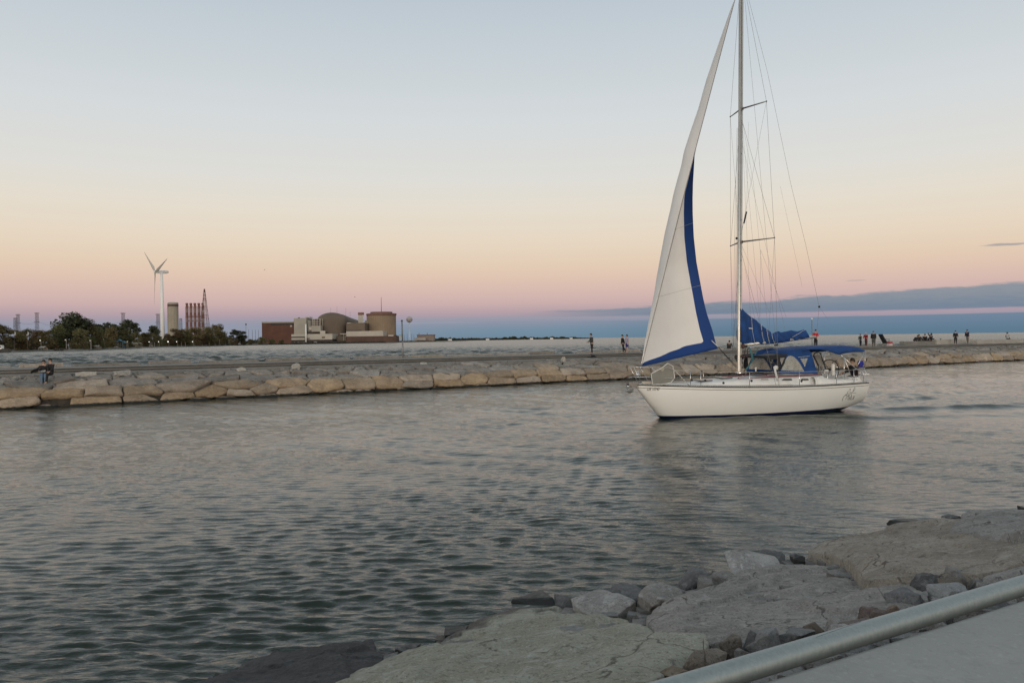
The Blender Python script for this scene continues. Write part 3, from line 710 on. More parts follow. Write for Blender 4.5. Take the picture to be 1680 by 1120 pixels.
# ------------------------------------------------------------------ sailboat
BO = Vector((4.86, 31.7, 0)); BH = R(21.3); BU = Vector((math.cos(BH), math.sin(BH), 0)); BV = Vector((-math.sin(BH), math.cos(BH), 0))
def bp_(px, py, t=0.):                    # photo pixel -> boat coordinates on the fore-and-aft plane y = t
    r = ray(px, py); o = Vector((0, 0, CAMZ)) - BO; k = (t - o.dot(BV)) / r.dot(BV); p = o + r * k
    return Vector((p.dot(BU), t, p.z))
def lerp(a, b, t): return a + (b - a) * t
def interp(x, xs, ys):
    if x <= xs[0]: return ys[0]
    for i in range(1, len(xs)):
        if x <= xs[i]: t = (x - xs[i - 1]) / (xs[i] - xs[i - 1]); return ys[i - 1] + (ys[i] - ys[i - 1]) * t
    return ys[-1]
def smooth_curve(pts, n=8):                # Catmull-Rom
    P = [Vector(p) for p in pts]; P = [P[0] * 2 - P[1]] + P + [P[-1] * 2 - P[-2]]; out = []
    for i in range(1, len(P) - 2):
        for k in range(n):
            t = k / n; a, b, c, d = P[i - 1:i + 3]
            out.append(.5 * ((2 * b) + (c - a) * t + (2 * a - 5 * b + 4 * c - d) * t * t + (3 * b - a - 3 * c + d) * t ** 3))
    out.append(P[-2]); return out
LOA = 10.95
def beam(s): return interp(s, [0, .4, 1, 2, 3, 4, 5, 6.5, 8, 9.5, LOA], [.03, .26, .56, 1.02, 1.36, 1.58, 1.71, 1.78, 1.72, 1.52, 1.26])
def sheer(s): t = s / LOA; return 1.40 - .30 * t + .09 * t * t - .06 * math.sin(math.pi * t)
def keel(s): return interp(s, [0, 1.22, 1.8, 3, 5.5, 8, 9.6, 10.4, LOA], [1.40, 0, -.3, -.48, -.55, -.4, -.1, .1, .22])
def hullpt(s, v, side=-1, out=0.):
    k = keel(s); sh = sheer(s); ex = interp(s, [0, 1.5, 4, 8, LOA], [.95, .8, .5, .45, .5])
    ph = v * math.pi / 2; y = beam(s) * math.cos(ph) ** ex if v < 1 else 0
    z = sh - (sh - k) * math.sin(ph) ** 1.25 if v > 0 else sh
    return Vector((s, side * (y + out), z))
def hull_at(s, z):                          # half breadth of the hull at height z
    lo, hi = 0., 1.
    for _ in range(30):
        m_ = (lo + hi) / 2
        if hullpt(s, m_).z > z: lo = m_
        else: hi = m_
    return abs(hullpt(s, lo).y)

def text_obj(txt, size, m_, parent, name, ext=.002, shear=0):
    cu = bpy.data.curves.new(name, 'FONT'); cu.body = txt; cu.size = size; cu.extrude = ext; cu.shear = shear
    o = bpy.data.objects.new(name, cu); me = bpy.data.meshes.new_from_object(o); bpy.data.objects.remove(o)
    me.materials.clear(); me.materials.append(m_)
    o = bpy.data.objects.new(name, me); C.objects.link(o)
    if parent: o.parent = parent
    return o

def build_boat():
    B = empty('sailboat', BO, BH, 'white sailing yacht with blue canvas and blue edged sail motoring left along the channel', 'sailboat')
    # hull
    mh = bpy.data.materials.new('hull_paint'); mh.use_nodes = True; g = NT(mh.node_tree); b = g.n['Principled BSDF']
    oc = g.new('ShaderNodeTexCoord').outputs['Object']; sz = g.new('ShaderNodeSeparateXYZ'); g.l.new(oc, sz.inputs[0])
    nz = g.noise(g.mapv(oc, (1, 1, 3)), 1.2, 4); wht = g.mix(nz, (.80, .79, .75), (.85, .84, .80))
    line = g.m('ADD', sz.outputs[2], g.m('MULTIPLY', sz.outputs[0], -.005))
    c = g.mix(g.m('GREATER_THAN', line, .125), (.004, .009, .05), wht)
    c = g.mix(g.m('GREATER_THAN', line, .035), (.008, .012, .03), c)
    g.l.new(c, b.inputs['Base Color']); b.inputs['Roughness'].default_value = .3; b.inputs['Coat Weight'].default_value = .25
    NS = 60; NV = 20
    vs = []; ss = [LOA * (i / NS) ** 1.25 for i in range(NS + 1)]
    for s in ss:
        for j in range(-NV, NV + 1): vs.append(hullpt(s, 1 - abs(j) / NV, -1 if j < 0 else 1))
    W = 2 * NV + 1
    fs = [(i * W + j, (i + 1) * W + j, (i + 1) * W + j + 1, i * W + j + 1) for i in range(NS) for j in range(W - 1)]
    mb = MB(); mb.add(vs, fs); mb.add([vs[NS * W + j] for j in range(W)], [tuple(range(W))])
    hull = mb.build('hull', mh, B, smooth=True)
    try: hull.data.set_sharp_from_angle(angle=R(40))
    except Exception: pass
    for dz_, r, nm, m_ in ((.0, .022, 'rubbing_strake', M_dark), (-.105, .010, 'cove_stripe', mat('stripe_brown', (.05, .04, .035), .5))):
        mb = MB()
        for sd in (-1, 1):
            pts = []
            for i in range(50):
                s = .12 + (LOA - .14) * i / 49; z = sheer(s) + dz_; pts.append((s, sd * (hull_at(s, z) + .004), z))
            mb.tube(pts, r, 5)
        mb.build(nm, m_, hull)
    # toe rail with holes
    mb = MB()
    for sd in (-1, 1):
        pts = [(s, sd * (beam(s) - .02), sheer(s) + .055) for s in [.1 + (LOA - .15) * i / 60 for i in range(61)]]
        mb.tube(pts, .014, 5)
        for i in range(120):
            s = .2 + (LOA - .3) * i / 119; mb.box((s, sd * (beam(s) - .02), sheer(s) + .03), (.045, .012, .05), 0)
    mb.build('toe_rail', mat('toe_rail_alloy', (.42, .41, .38), .4, metal=.4), B)
    # deck
    mb = MB(); mb.grid(lambda u, v: (LOA * u, (v * 2 - 1) * (beam(LOA * u) - .005), sheer(LOA * u) + .01 + .07 * (1 - (v * 2 - 1) ** 2)), 60, 10)
    mb.build('deck', M_deckw, B, smooth=True)
    # cabin trunk
    def cab(s): return interp(s, [2.3, 3.2, 4.6, 6.4, 8.6], [0., .12, .25, .33, .36])
    def cw(s): return interp(s, [2.3, 3.2, 4.6, 8.6], [.35, .72, 1.0, 1.18])
    mb = MB()
    def f(u, v):
        s = 2.3 + 6.3 * u; a = v * 2 - 1; h = cab(s); q = [(-1.06, -.02), (-1.0, .35), (-.95, .8), (-.85, .97), (-.5, 1.08), (0, 1.14), (.5, 1.08), (.85, .97), (.95, .8), (1.0, .35), (1.06, -.02)][int(round(v * 10))]
        return (s, cw(s) * q[0], sheer(s) + .03 + h * q[1])
    mb.grid(f, 40, 10); cb = mb.build('cabin', M_deckw, B, smooth=True)
    for (x0, x1, y0, y1, sk) in ((1283, 1299.5, 620.6, 623.6, 3), (1314.5, 1326.5, 620.6, 623.4, 1), (1342.5, 1349, 620.8, 623.6, -1.5)):
        mb = MB(); T = -1.16; p = [bp_(x0 + sk, y0, T), bp_(x1 - 1, y0, T), bp_(x1, y1, T), bp_(x0, y1, T)]
        mb.prism(p, (0, -.015, 0)); mb.prism([Vector((q.x, -q.y, q.z)) for q in p], (0, .015, 0)); mb.build('window', M_tint, cb)
    mb = MB(); p = [bp_(1249, 621.2, -1.05), bp_(1260, 621.2, -1.05), bp_(1260, 622.8, -1.05), bp_(1249, 622.8, -1.05)]; mb.prism(p, (0, -.02, 0)); mb.build('window', M_grey, cb)
    # hatches, smoked
    for s, wv, ln in ((3.3, .5, .55), (4.3, .55, .5), (6.1, .5, .5)):
        mb = MB(); mb.box((s, 0, sheer(s) + .06 + cab(s) * 1.16), (ln, wv, .05)); h_ = mb.build('hatch', mat('smoked_acrylic', (.10, .11, .12), .15), B, bevel=.01)
    for sd in (-1, 1):                      # maroon lines led aft and grab rails
        mb = MB(); mb.tube(smooth_curve([(4.6, sd * .55, sheer(4.6) + cab(4.6) * 1.1 + .06), (5.6, sd * .8, sheer(5.6) + .36), (6.8, sd * .95, sheer(6.8) + .40), (8.5, sd * 1.02, sheer(8.5) + .43)]), .022, 5); mb.build('halyard', M_maroon, B)
        mb = MB(); mb.tube(smooth_curve([(4.4, sd * .75, sheer(4.4) + .30), (5.2, sd * .82, sheer(5.2) + .38), (6.4, sd * .86, sheer(6.4) + .43)]), .018, 5)
        for s in (4.5, 5.2, 5.9, 6.35): mb.tube([(s, sd * .82, sheer(s) + .2), (s, sd * .82, sheer(s) + .38)], .015, 5)
        mb.build('grab_rail', M_steel, B)
        mb = MB(); mb.tube([(s, sd * 1.28, sheer(s) + .06) for s in (2.6, 3.5, 4.5, 5.6, 6.8)], .02, 4); mb.build('jib_track', M_alu, B)
        mb = MB()                          # cockpit coaming
        cs = [(7.9, .30), (8.3, .33), (8.7, .22), (9.3, .17), (10.2, .14), (10.5, .06)]
        def fc(u, v):
            s = 7.9 + 2.7 * u; h = interp(s, [c[0] for c in cs], [c[1] for c in cs]); q = [(-.14, 0), (-.12, 1.), (.05, 1.0), (.14, .7), (.16, 0)][int(round(v * 4))]
            return (s, sd * (interp(s, [7.9, 10.6], [1.12, .98]) + q[0] * 1.0 + .12), sheer(s) + .04 + h * q[1])
        mb.grid(fc, 14, 4); mb.build('coaming', M_deckw, B, smooth=True)
        mb = MB(); c0 = Vector((8.75, sd * 1.16, sheer(8.7) + .25)); mb.lathe([(.06, 0), (.045, .04), (.04, .09), (.06, .13), (.05, .15)], c0, 14); mb.build('winch', M_steel, B, smooth=True)
    mb = MB(); mb.box((9.4, 0, 1.06), (2.6, 1.7, .25)); mb.box((9.2, -.72, 1.28), (2.0, .36, .2)); mb.box((9.2, .72, 1.28), (2.0, .36, .2)); mb.box((10.55, 0, 1.3), (.45, 1.7, .28)); mb.build('cockpit', M_deckw, B, bevel=.03)
    # transom locker lump seen right of the crossed struts
    mb = MB(); mb.box((10.45, -.75, 1.33), (.75, .5, .22), 0, .8); mb.build('stern_locker', M_deckw, B, bevel=.05)
    # mast, spreaders, boom
    rake = -.010
    mp = lambda h: Vector((5.12 - (h - 1.6) * rake * -1 * .6, 0, h))
    base = mp(1.55); HM = 19.2
    def mastx(py): q = bp_(interp(py, [0, 610], [1216, 1213.2]), py); return q
    m0 = mastx(611); m1 = mastx(-60)
    def mast_at(h): t = (h - m0.z) / (m1.z - m0.z); return m0 + (m1 - m0) * t
    mb = MB(); vs = []; n = 16
    for h in (m0.z, m1.z):
        c = mast_at(h)
        for k in range(n): a = 2 * math.pi * k / n; vs.append(c + Vector((.105 * math.cos(a), .068 * math.sin(a), 0)))
    mb.add(vs, [(k, (k + 1) % n, n + (k + 1) % n, n + k) for k in range(n)] + [tuple(range(n, 2 * n))])
    mast = mb.build('mast', M_alu, B, smooth=True)
    mb = MB(); a_, b_ = m0 + Vector((.108, 0, .5)), m1 + Vector((.108, 0, 0)); mb.tube([a_, b_], .013, 4); a_, b_ = m0 + Vector((-.02, -.07, .3)), m1 + Vector((-.02, -.07, 0)); mb.tube([a_, b_], .008, 4); mb.build('sail_track', M_dark, mast)
    mb = MB()
    for z in (2.4, 3.6, 5., 6.5, 8.2, 11.): c = mast_at(z); mb.ball(c + Vector((0, -.07, 0)), .018, 6)
    mb.build('fitting', M_dark, mast)
    mb = MB(); mb.lathe([(.2, 0), (.2, .03), (.13, .06)], (m0.x, 0, m0.z - .02), 16); mb.build('mast_step', M_steel, mast)
    hU = mastx(179).z; hL = mastx(397).z; tips = {}
    for nm, h, T, sw in (('U', hU, 1.2, .37), ('L', hL, 1.45, .60)):
        for sd in (-1, 1):
            c = mast_at(h); tip = c + Vector((sw, sd * T, .02)); tips[nm, sd] = tip
            mb = MB(); mb.tube([c + Vector((.03, sd * .05, 0)), tip], [.035, .022], 6); mb.build('spreader', M_wire, B, smooth=True)
            mb = MB(); mb.box(c + Vector((.02, sd * .075, 0)), (.13, .03, .13)); mb.ball(tip, .035, 6); mb.build('spreader_bracket', M_wire, mast)
    chain = {sd: Vector((bp_(1277, 620, -1.5).x, sd * 1.5, sheer(6) + .05)) for sd in (-1, 1)}
    top = mast_at(m1.z - .3)
    def wire(pts, r=.0055, nm='shroud', m_=M_wire): mb = MB(); mb.tube(pts, r, 4); mb.build(nm, m_, B)
    for sd in (-1, 1):
        L_, U_ = tips['L', sd], tips['U', sd]
        wire([chain[sd], L_]); wire([L_, U_]); wire([U_, top]); wire([L_, mast_at(hU - .25)]); wire([chain[sd] + Vector((-.12, 0, 0)), mast_at(hL - .2)])
        wire([U_, mast_at(hL + .3) + Vector((0, sd * .07, 0))], .004); wire([L_, chain[sd] * .7 + mast_at(4) * .3 + Vector((0, 0, -.2))], .004)
        wire([mast_at(m1.z - .2) + Vector((0, sd * .05, 0)), Vector((chain[sd].x + .1, sd * 1.45, sheer(6)))], .0045)
    # boom and cover
    bf = bp_(1219, 565.5); be = bp_(1338, 552.5); bt = (be - bf)
    mb = MB(); mb.tube([bf, be], [.075, .06], 10); boom = mb.build('boom', M_alu, B, smooth=True)
    topc = [(1213.5, 501), (1215, 503), (1222, 511), (1231, 519), (1240, 524.5), (1250, 534), (1260, 541), (1268, 547), (1272, 544.5), (1277, 543), (1281, 545), (1290, 543.5), (1298, 541.5), (1308, 543.5), (1316, 541.5), (1321, 539.5), (1324, 545), (1328, 552.5)]
    botc = [(1213.5, 563.5), (1218, 564.5), (1240, 565.6), (1262, 564.3), (1285, 561.8), (1305, 558.4), (1320, 555.3), (1328, 553.4)]
    tx = [p[0] for p in topc]; ty = [p[1] for p in topc]; bx = [p[0] for p in botc]; by = [p[1] for p in botc]
    mb = MB(); NU, NVc = 90, 14
    def fcov(u, v):
        px = 1212.5 + 115.5 * u; a = 2 * math.pi * v; yt, yb = interp(px, tx, ty), interp(px, bx, by)
        k = .5 - .5 * math.cos(a); py = yb + (yt - yb) * k; hgt = (yb - yt) * 33.5 / F
        wd = (.13 + .04 * math.sin(px * .11)) * math.sin(a) * (1.15 - .75 * k) * min(1, (1328.2 - px) / 6)
        fold = .035 * math.sin(px * .55 + 2.4 * k * 3) * math.sin(a) + .03 * fbm(Vector((px * .12, k * 2, 0)))
        q = bp_(px, py, 0); return Vector((q.x, wd + fold * (1 if abs(math.sin(a)) > .2 else .3), q.z))
    mb.grid(fcov, NU, 28); cov = mb.build('sail_cover', M_canvas, B, smooth=True)
    mb = MB(); mb.prism([bp_(1228.5, 537.4, -.19), bp_(1235, 538.2, -.19), bp_(1235, 539.6, -.19), bp_(1228.5, 538.8, -.19)], (0, -.004, 0)); mb.build('label_patch', mat('white_mark', (.6, .62, .65), .7), cov)
    mb = MB()
    for px in (1233, 1249, 1258, 1266):
        mb.tube([bp_(px, interp(px, tx, ty) - .5, -.05), bp_(px + 1.5, (interp(px, tx, ty) + interp(px, bx, by)) / 2, -.21), bp_(px + 6, interp(px + 6, bx, by) + 2, -.1)], .006, 4)
    mb.tube([bp_(1322, 540, -.03), bp_(1312, 546, -.2), bp_(1300, 553, -.2)], .006, 4); mb.build('cover_lashing', M_deckw, cov)
    mb = MB(); mb.box(bf + Vector((.1, 0, -.05)), (.16, .14, .16)); mb.build('gooseneck', M_dark, boom)
    mb = MB(); mb.tube([bp_(1271, 566, 0), bp_(1276, 565.4, 0)], .04, 6); mb.build('block', M_dark, boom)
    # topping lift, lazy jacks, halyards
    pl_ = bp_(1344, 503)
    wire([top, bp_(1259, 118), bp_(1297, 300), bp_(1322, 402), pl_], .005, 'topping_lift'); wire([pl_, bp_(1341, 535), be], .006, 'topping_lift')
    mb = MB(); mb.ball(pl_, .05, 8); mb.build('block', M_dark, B, smooth=True)
    wire([pl_, bp_(1358, 524, -.6)], .0035, 'topping_lift')
    for (x0, y0, x1, y1, t) in ((1217, 196, 1233, 560, -.1), (1217, 196, 1250, 562, .1), (1218, 200, 1236, 300, 0), (1236, 300, 1262, 560, -.15), (1219, 240, 1289, 545, -.15), (1248, 410, 1247, 520, .1), (1248, 410, 1290, 520, .1), (1216, 400, 1262, 512, 0), (1222, 440, 1246, 562, 0), (1280, 305, 1316, 470, .3)):
        wire([bp_(x0, y0, 0), bp_(x1, y1, t)], .0035 if x0 != 1280 else .0028, 'lazy_jack')
    for dx_ in (-8, -5.5, -3.2): wire([bp_(1214 + dx_ * .6, 210, .3), bp_(1213 + dx_, 400, .2), bp_(1211 + dx_, 604, -.1)], .0045, 'halyard', M_wire)
    wire([bp_(1214, 402, 0), bp_(1219.5, 367, 0), bp_(1225, 345, 0), bp_(1228, 200, 0)], .003, 'flag_halyard')
    mb = MB(); mb.tube([bp_(1220.5, 366.5), bp_(1224.8, 347.5)], .035, 7); mb.build('rolled_flag', M_dark, B)
    mb = MB(); mb.ball(bp_(1208.5, 391, -.1), .055, 8); mb.build('deck_light', M_dark, mast)
    # headsail
    fs0 = bp_(1050.5, 606); stay0 = bp_(1046, 624)
    rows = [  # y, stay px, fold px, leech px, blue inner px
        (604, 1051.5, 1051.5, 1060, 1052), (596, 1053.5, 1053.5, 1108, 1053.5), (586, 1056, 1055.6, 1142, 1082), (570, 1059, 1058, 1176, 1120), (563, 1061, 1059.6, 1175, 1155), (540, 1066, 1064, 1169, 1148), (511, 1073, 1069.5, 1159, 1141.5), (488, 1078.7, 1074, 1153.5, 1137.5), (464, 1084.5, 1077.5, 1149, 1133), (430, 1093, 1083.5, 1142.5, 1127), (389, 1103.5, 1091, 1138, 1122.7), (350, 1113.5, 1100, 1136.2, 1121.8), (325, 1120, 1105, 1136, 1122.5), (300, 1126.5, 1111.5, 1136.6, 1126.5), (277, 1132.5, 1118, 1138, 1133), (255, 1138.5, 1122, 1139.2, 1138), (220, 1147.8, 1133, 1146.8, 1146.5), (180, 1158.5, 1146.5, 1157.3, 1157), (134, 1170.5, 1159, 1169, 1168.8), (80, 1185, 1177, 1183.5, 1183.3), (45, 1194, 1189, 1193.2, 1193), (15, 1201.8, 1199.4, 1201.2, 1201), (2, 1205, 1204.4, 1204.9, 1204.8)]
    # clew corner rows carry the foot line: foot of the sail runs from tack up to clew
    ys = [r[0] for r in rows][::-1]
    def row(y): return [interp(y, ys, [r[k] for r in rows][::-1]) for k in range(1, 5)]
    foot = lambda px: interp(px, [1050, 1075, 1104, 1140, 1178], [607, 604.5, 596.5, 584, 572])
    fin = lambda px: interp(px, [1050, 1066, 1080, 1100, 1120, 1140, 1155, 1180], [597, 592, 586, 577, 570, 565.5, 562.5, 561])
    mb = MB(); NU, NVv = 170, 130; UB = .40
    def fsail(u, v):
        # v up the luff, u from luff to leech
        yl = 606 - 604 * v; st, fo, le, inn = row(yl)
        if v < .0: yl = 606
        cl = 1177.5
        # leech point: walk from the clew up
        yle = 570 - 568 * v; le = row(yle)[2] if yle < 563 else interp(yle, [563, 570], [1175, 1178])
        st = row(yl)[0]; fo_ = row(yl)[1]
        y = yl + (yle - yl) * u
        if v < .16: q_ = 1 - v / .16; y += (foot(st + (le - st) * u) - (606 + (570 - 606) * u)) * q_ * q_
        bul = (st - fo_)
        ub = .28
        if u < ub: t = u / ub; px = st - bul * math.sin(t * math.pi / 2); dep = .95 * t * min(1, bul / 8)
        else:
            t = (u - ub) / (1 - ub); px = (st - bul) + (le - (st - bul)) * t; mx = min(1, bul / 8)
            dep = lerp(.95 * mx, interp(v, [0, .6, 1], [.75, .45, .0]), t) + (.9 * (1 - v) ** .6) * math.sin(math.pi * t) * .55
        return bp_(px, y, dep)
    vs = [fsail(i / NU, (j / NVv) ** 1.0) for i in range(NU + 1) for j in range(NVv + 1)]
    mb = MB(); fs_ = []; mi = []
    att_ = []
    for i in range(NU + 1):
        for j in range(NVv + 1):
            l = vs[i * (NVv + 1) + j]; q = BO + BU * l.x + BV * l.y + Vector((0, 0, l.z)); px, py = px_of(q), py_of(q)
            d1 = py - fin(px); d2 = (px - row(py)[3]) if (i / NU > .3 and py > 240) else -5
            att_.append(max(d1, d2))
            if i < NU and j < NVv: a = i * (NVv + 1) + j; fs_.append((a, a + NVv + 1, a + NVv + 2, a + 1))
    mb.v = [tuple(v) for v in vs]; mb.f = fs_
    M_sb = bpy.data.materials.new('sail_cloth_banded'); M_sb.use_nodes = True; g = NT(M_sb.node_tree); b = g.n['Principled BSDF']; b.inputs['Roughness'].default_value = .75
    an = g.new('ShaderNodeAttribute', attribute_name='band'); oc = g.new('ShaderNodeTexCoord').outputs['Object']; nz = g.noise(oc, 1.3, 4)
    g.l.new(g.mix(g.m('GREATER_THAN', an.outputs['Fac'], 0.), g.mix(nz, (.70, .68, .66), (.78, .76, .73)), g.mix(nz, (.002, .034, .17), (.003, .045, .21))), b.inputs['Base Color'])
    bpn = g.new('ShaderNodeBump'); bpn.inputs['Strength'].default_value = .4; bpn.inputs['Distance'].default_value = .05; g.l.new(g.noise(g.mapv(oc, (1, 1, .35)), 2.2, 3), bpn.inputs['Height']); g.l.new(bpn.outputs[0], b.inputs['Normal'])
    me = bpy.data.meshes.new('headsail'); me.from_pydata(mb.v, [], mb.f); me.materials.append(M_sb); me.polygons.foreach_set('use_smooth', [True] * len(fs_)); me.attributes.new('band', 'FLOAT', 'POINT').data.foreach_set('value', att_)
    hs = bpy.data.objects.new('headsail', me); C.objects.link(hs); hs.parent = B
    md = hs.modifiers.new('thick', 'SOLIDIFY'); md.thickness = .012
    mb = MB(); mb.tube([bp_(1045.5, 616), bp_(1051.5, 604), bp_(1138.7, 254, 0), bp_(1205.5, 1, 0), bp_(1211, -20)], .016, 6); mb.build('forestay', M_wire, B)
    clew = bp_(1177.5, 568, .75)
    for y in (0, .05):
        wire([clew, bp_(1194, 586 + y * 30, .9), bp_(1208, 600 + y * 60, .9), bp_(1216, 606, 1.2)], .012, 'jib_sheet', M_dark)
    wire([clew, clew + Vector((-.35, -.05, .25))], .02, 'clew_patch', M_deckw)
    for f_ in (.18, .36, .55, .72, .86):       # sail seams
        pts = [fsail(i / 40, f_) + Vector((0, -.008, 0)) for i in range(13, 41)]; mb = MB(); mb.tube(pts, .007, 3); mb.build('sail_seam', mat('seam', (.45, .44, .42), .8), hs)
    # furler drum and bow gear
    mb = MB(); c = bp_(1046.5, 612.5); mb.lathe([(.03, -.08), (.11, -.07), (.12, -.05), (.05, -.03), (.05, .04), (.12, .06), (.11, .08), (.03, .1)], c, 16); mb.build('furler_drum', M_steel, B, smooth=True)
    mb = MB(); mb.box((-.02, -.09, 1.40), (.52, .02, .22)); mb.box((-.02, .09, 1.40), (.52, .02, .22)); mb.box((-.05, 0, 1.30), (.45, .16, .02)); mb.tube([(-.2, -.1, 1.34), (-.2, .1, 1.34)], .04, 8); mb.build('bow_roller', M_steel, B)
    mb = MB(); mb.tube([(.4, 0, 1.44), (-.12, 0, 1.40), (-.32, 0, 1.26)], .028, 6); mb.add([(-.42, 0, 1.16), (-.12, -.16, 1.14), (-.02, 0, 1.26), (-.12, .16, 1.14), (-.2, 0, 1.08)], [(0, 1, 2), (0, 2, 3), (0, 4, 1), (0, 3, 4), (1, 4, 2), (4, 3, 2)]); mb.build('anchor', M_grey, B)
    mb = MB(); mb.box((.65, 0, 1.46), (.55, .3, .12), 0, .8); mb.build('windlass', mat('pale_box', (.6, .5, .4), .5), B, bevel=.02)
    # pulpit
    def tub(pts, nm, r=.011, cur=True, m_=M_steel): mb = MB(); mb.tube(smooth_curve(pts, 6) if cur else pts, r, 6); mb.build(nm, m_, B, smooth=True)
    hp = .72
    for sd in (-1, 1):
        tub([(-.18, 0, sheer(0) + hp), (.0, sd * .24, sheer(0) + hp), (.9, sd * .60, sheer(1) + hp), (1.35, sd * .74, sheer(1.3) + hp * .92), (1.95, sd * .99, sheer(2) + .03)], 'pulpit')
        tub([(-.08, sd * .1, sheer(0) + .32), (.1, sd * .26, sheer(0) + .32), (1.5, sd * .78, sheer(1) + .28)], 'pulpit', .011)
        tub([(-.08, sd * .14, sheer(0) + hp - .02), (.3, sd * .17, sheer(.3) + .02)], 'pulpit', .0125, False)
        tub([(.55, sd * .46, sheer(.5) + hp), (1.05, sd * .56, sheer(1) + .02)], 'pulpit', .012, False)
        # stanchions & lifelines
        sx_ = [bp_(1143, 620, -1.4).x, bp_(1233, 620, -1.7).x, bp_(1311, 620, -1.7).x, bp_(1374, 620, -1.6).x]
        for s in sx_: tub([(s, sd * (beam(s) - .06), sheer(s) + .02), (s, sd * (beam(s) - .05), sheer(s) + .62)], 'stanchion', .014, False)
        if sd < 0: s = bp_(1157, 620, -1.4).x; tub([(s, sd * (beam(s) - .06), sheer(s) + .02), (s, sd * (beam(s) - .05), sheer(s) + .6)], 'stanchion', .012, False)
        for hh in (.60, .31):
            pts = [(1.35, sd * .74, sheer(1.3) + hh)] + [(s, sd * (beam(s) - .05), sheer(s) + hh) for s in sx_] + [(10.2, sd * 1.32, sheer(10.2) + hh)]
            tub(pts, 'lifeline', .006, False, mat('lifeline', (.55, .54, .5), .5))
        # pushpit
        tub([(10.0, sd * 1.38, sheer(10) + .03), (10.0, sd * 1.36, sheer(10) + .62), (10.8, sd * 1.15, sheer(10.8) + .64), (10.95, sd * .5, sheer(10.9) + .64)], 'pushpit', .014, False)
        tub([(10.75, sd * 1.15, sheer(10.8) + .03), (10.75, sd * 1.15, sheer(10.8) + .64)], 'pushpit', .013, False)
        tub([(10.0, sd * 1.37, sheer(10) + .33), (10.8, sd * 1.15, sheer(10.8) + .34), (10.95, sd * .5, sheer(10.9) + .34)], 'pushpit', .010, False)
    # rack of netted frame on the foredeck
    T = -.62; o6 = [(1068, 613), (1085, 604), (1095.5, 595.8), (1104, 600.5), (1107, 619.5), (1101, 627), (1092, 629.5), (1071, 631)]
    P6 = [bp_(x, y, T) for x, y in o6]; mb = MB(); mb.prism(P6, (0, .02, 0)); pn = mb.build('folding_panel', mat('panel_grey', (.22, .215, .19), .7, var=.08), B)
    mb = MB(); mb.tube(P6 + [P6[0]], .016, 6); mb.build('panel_frame', M_deckw, pn)
    mb = MB(); c = bp_(1086.5, 605.3, T - .02)
    for k in range(10): a, a2 = 2 * math.pi * k / 10, 2 * math.pi * (k + 1) / 10; mb.tube([c + Vector((.06 * math.cos(a), 0, .07 * math.sin(a))), c + Vector((.06 * math.cos(a2), 0, .07 * math.sin(a2)))], .009, 4)
    mb.tube([c + Vector((-.05, 0, 0)), c + Vector((.05, 0, 0))], .008, 4); mb.tube([c + Vector((0, 0, -.06)), c + Vector((0, 0, .06))], .008, 4); mb.build('emblem', mat('cream_mark', (.6, .57, .45), .6), pn)
    # dodger
    T = 1.08
    def arch(px_b, py_b, px_t, py_t, n=18, t=T):   # hoop from near rail over the top to the far rail
        a = bp_(px_b, py_b, -t); top_ = bp_(px_t, py_t, -t * .8); out = []
        for i in range(n + 1):
            q = math.pi * i / n; y = -math.cos(q); k = math.sin(q) ** .5
            out.append(Vector((a.x + (top_.x - a.x) * k, t * (abs(y) ** .7) * (1 if y > 0 else -1), a.z + (top_.z - a.z) * k)))
        return out
    hoops = [arch(1279, 608, 1258, 585), arch(1279.5, 608, 1290, 580.5), arch(1281, 609, 1300, 574.5), arch(1322, 611, 1322, 570.5), arch(1338, 611, 1331, 572)]
    for i, m_ in ((0, M_blacko), (1, M_blacko)): mb = MB(); mb.tube(hoops[i], .03 if i == 0 else .02, 6); mb.build('hood_hoop', m_, B)
    hd = MB()                                   # top of the hood
    hs_ = [hoops[1], hoops[2], hoops[3], hoops[4]]
    k0, k1 = 4, 14
    for a in range(3):
        for k in range(k0, k1): hd.add([hs_[a][k], hs_[a + 1][k], hs_[a + 1][k + 1], hs_[a][k + 1]], [(0, 1, 2, 3)])
    hood = hd.build('spray_hood', M_canvas, B, smooth=True, solid=.015)
    # black rolled front
    mb = MB(); mb.tube([hoops[0][k] for k in range(4, 15)], .06, 8); mb.build('rolled_window', M_blacko, hood, smooth=True)
    mb = MB()
    for k in range(4, 14): mb.add([hoops[0][k], hoops[1][k], hoops[1][k + 1], hoops[0][k + 1]], [(0, 1, 2, 3)])
    mb.build('hood_front', M_blacko, hood, smooth=True, solid=.012)
    def flat_tri(outer, holes, t, m_, nm, par):
        bm = bmesh.new(); es = []
        for loop in [outer] + holes:
            v_ = [bm.verts.new(bp_(x, y, -t) if True else 0) for x, y in loop]
            es += [bm.edges.new((v_[i], v_[(i + 1) % len(v_)])) for i in range(len(v_))]
        bmesh.ops.triangle_fill(bm, use_beauty=True, edges=es)
        me = bpy.data.meshes.new(nm); bm.to_mesh(me); bm.free(); me.materials.append(m_)
        for sd in (1, -1):
            o = bpy.data.objects.new(nm, me); C.objects.link(o); o.parent = par
            if sd < 0: o.scale = (1, -1, 1)
            md = o.modifiers.new('thick', 'SOLIDIFY'); md.thickness = .012
    w1 = [(1281.5, 607.5), (1284, 600), (1288, 591), (1292.5, 584.5), (1297, 583), (1302, 584.5), (1308, 590), (1314, 598.5), (1320, 609.5), (1303, 608.5)]
    w2 = [(1312.5, 587.8), (1325, 587.5), (1320.5, 601.5)]
    side = [(1277.5, 612.5), (1279, 607), (1282, 600), (1286, 591), (1290, 582.5), (1296, 577.5), (1303, 574), (1312, 571.8), (1323, 571), (1331, 578), (1336, 595), (1342, 613.2), (1310, 613)]
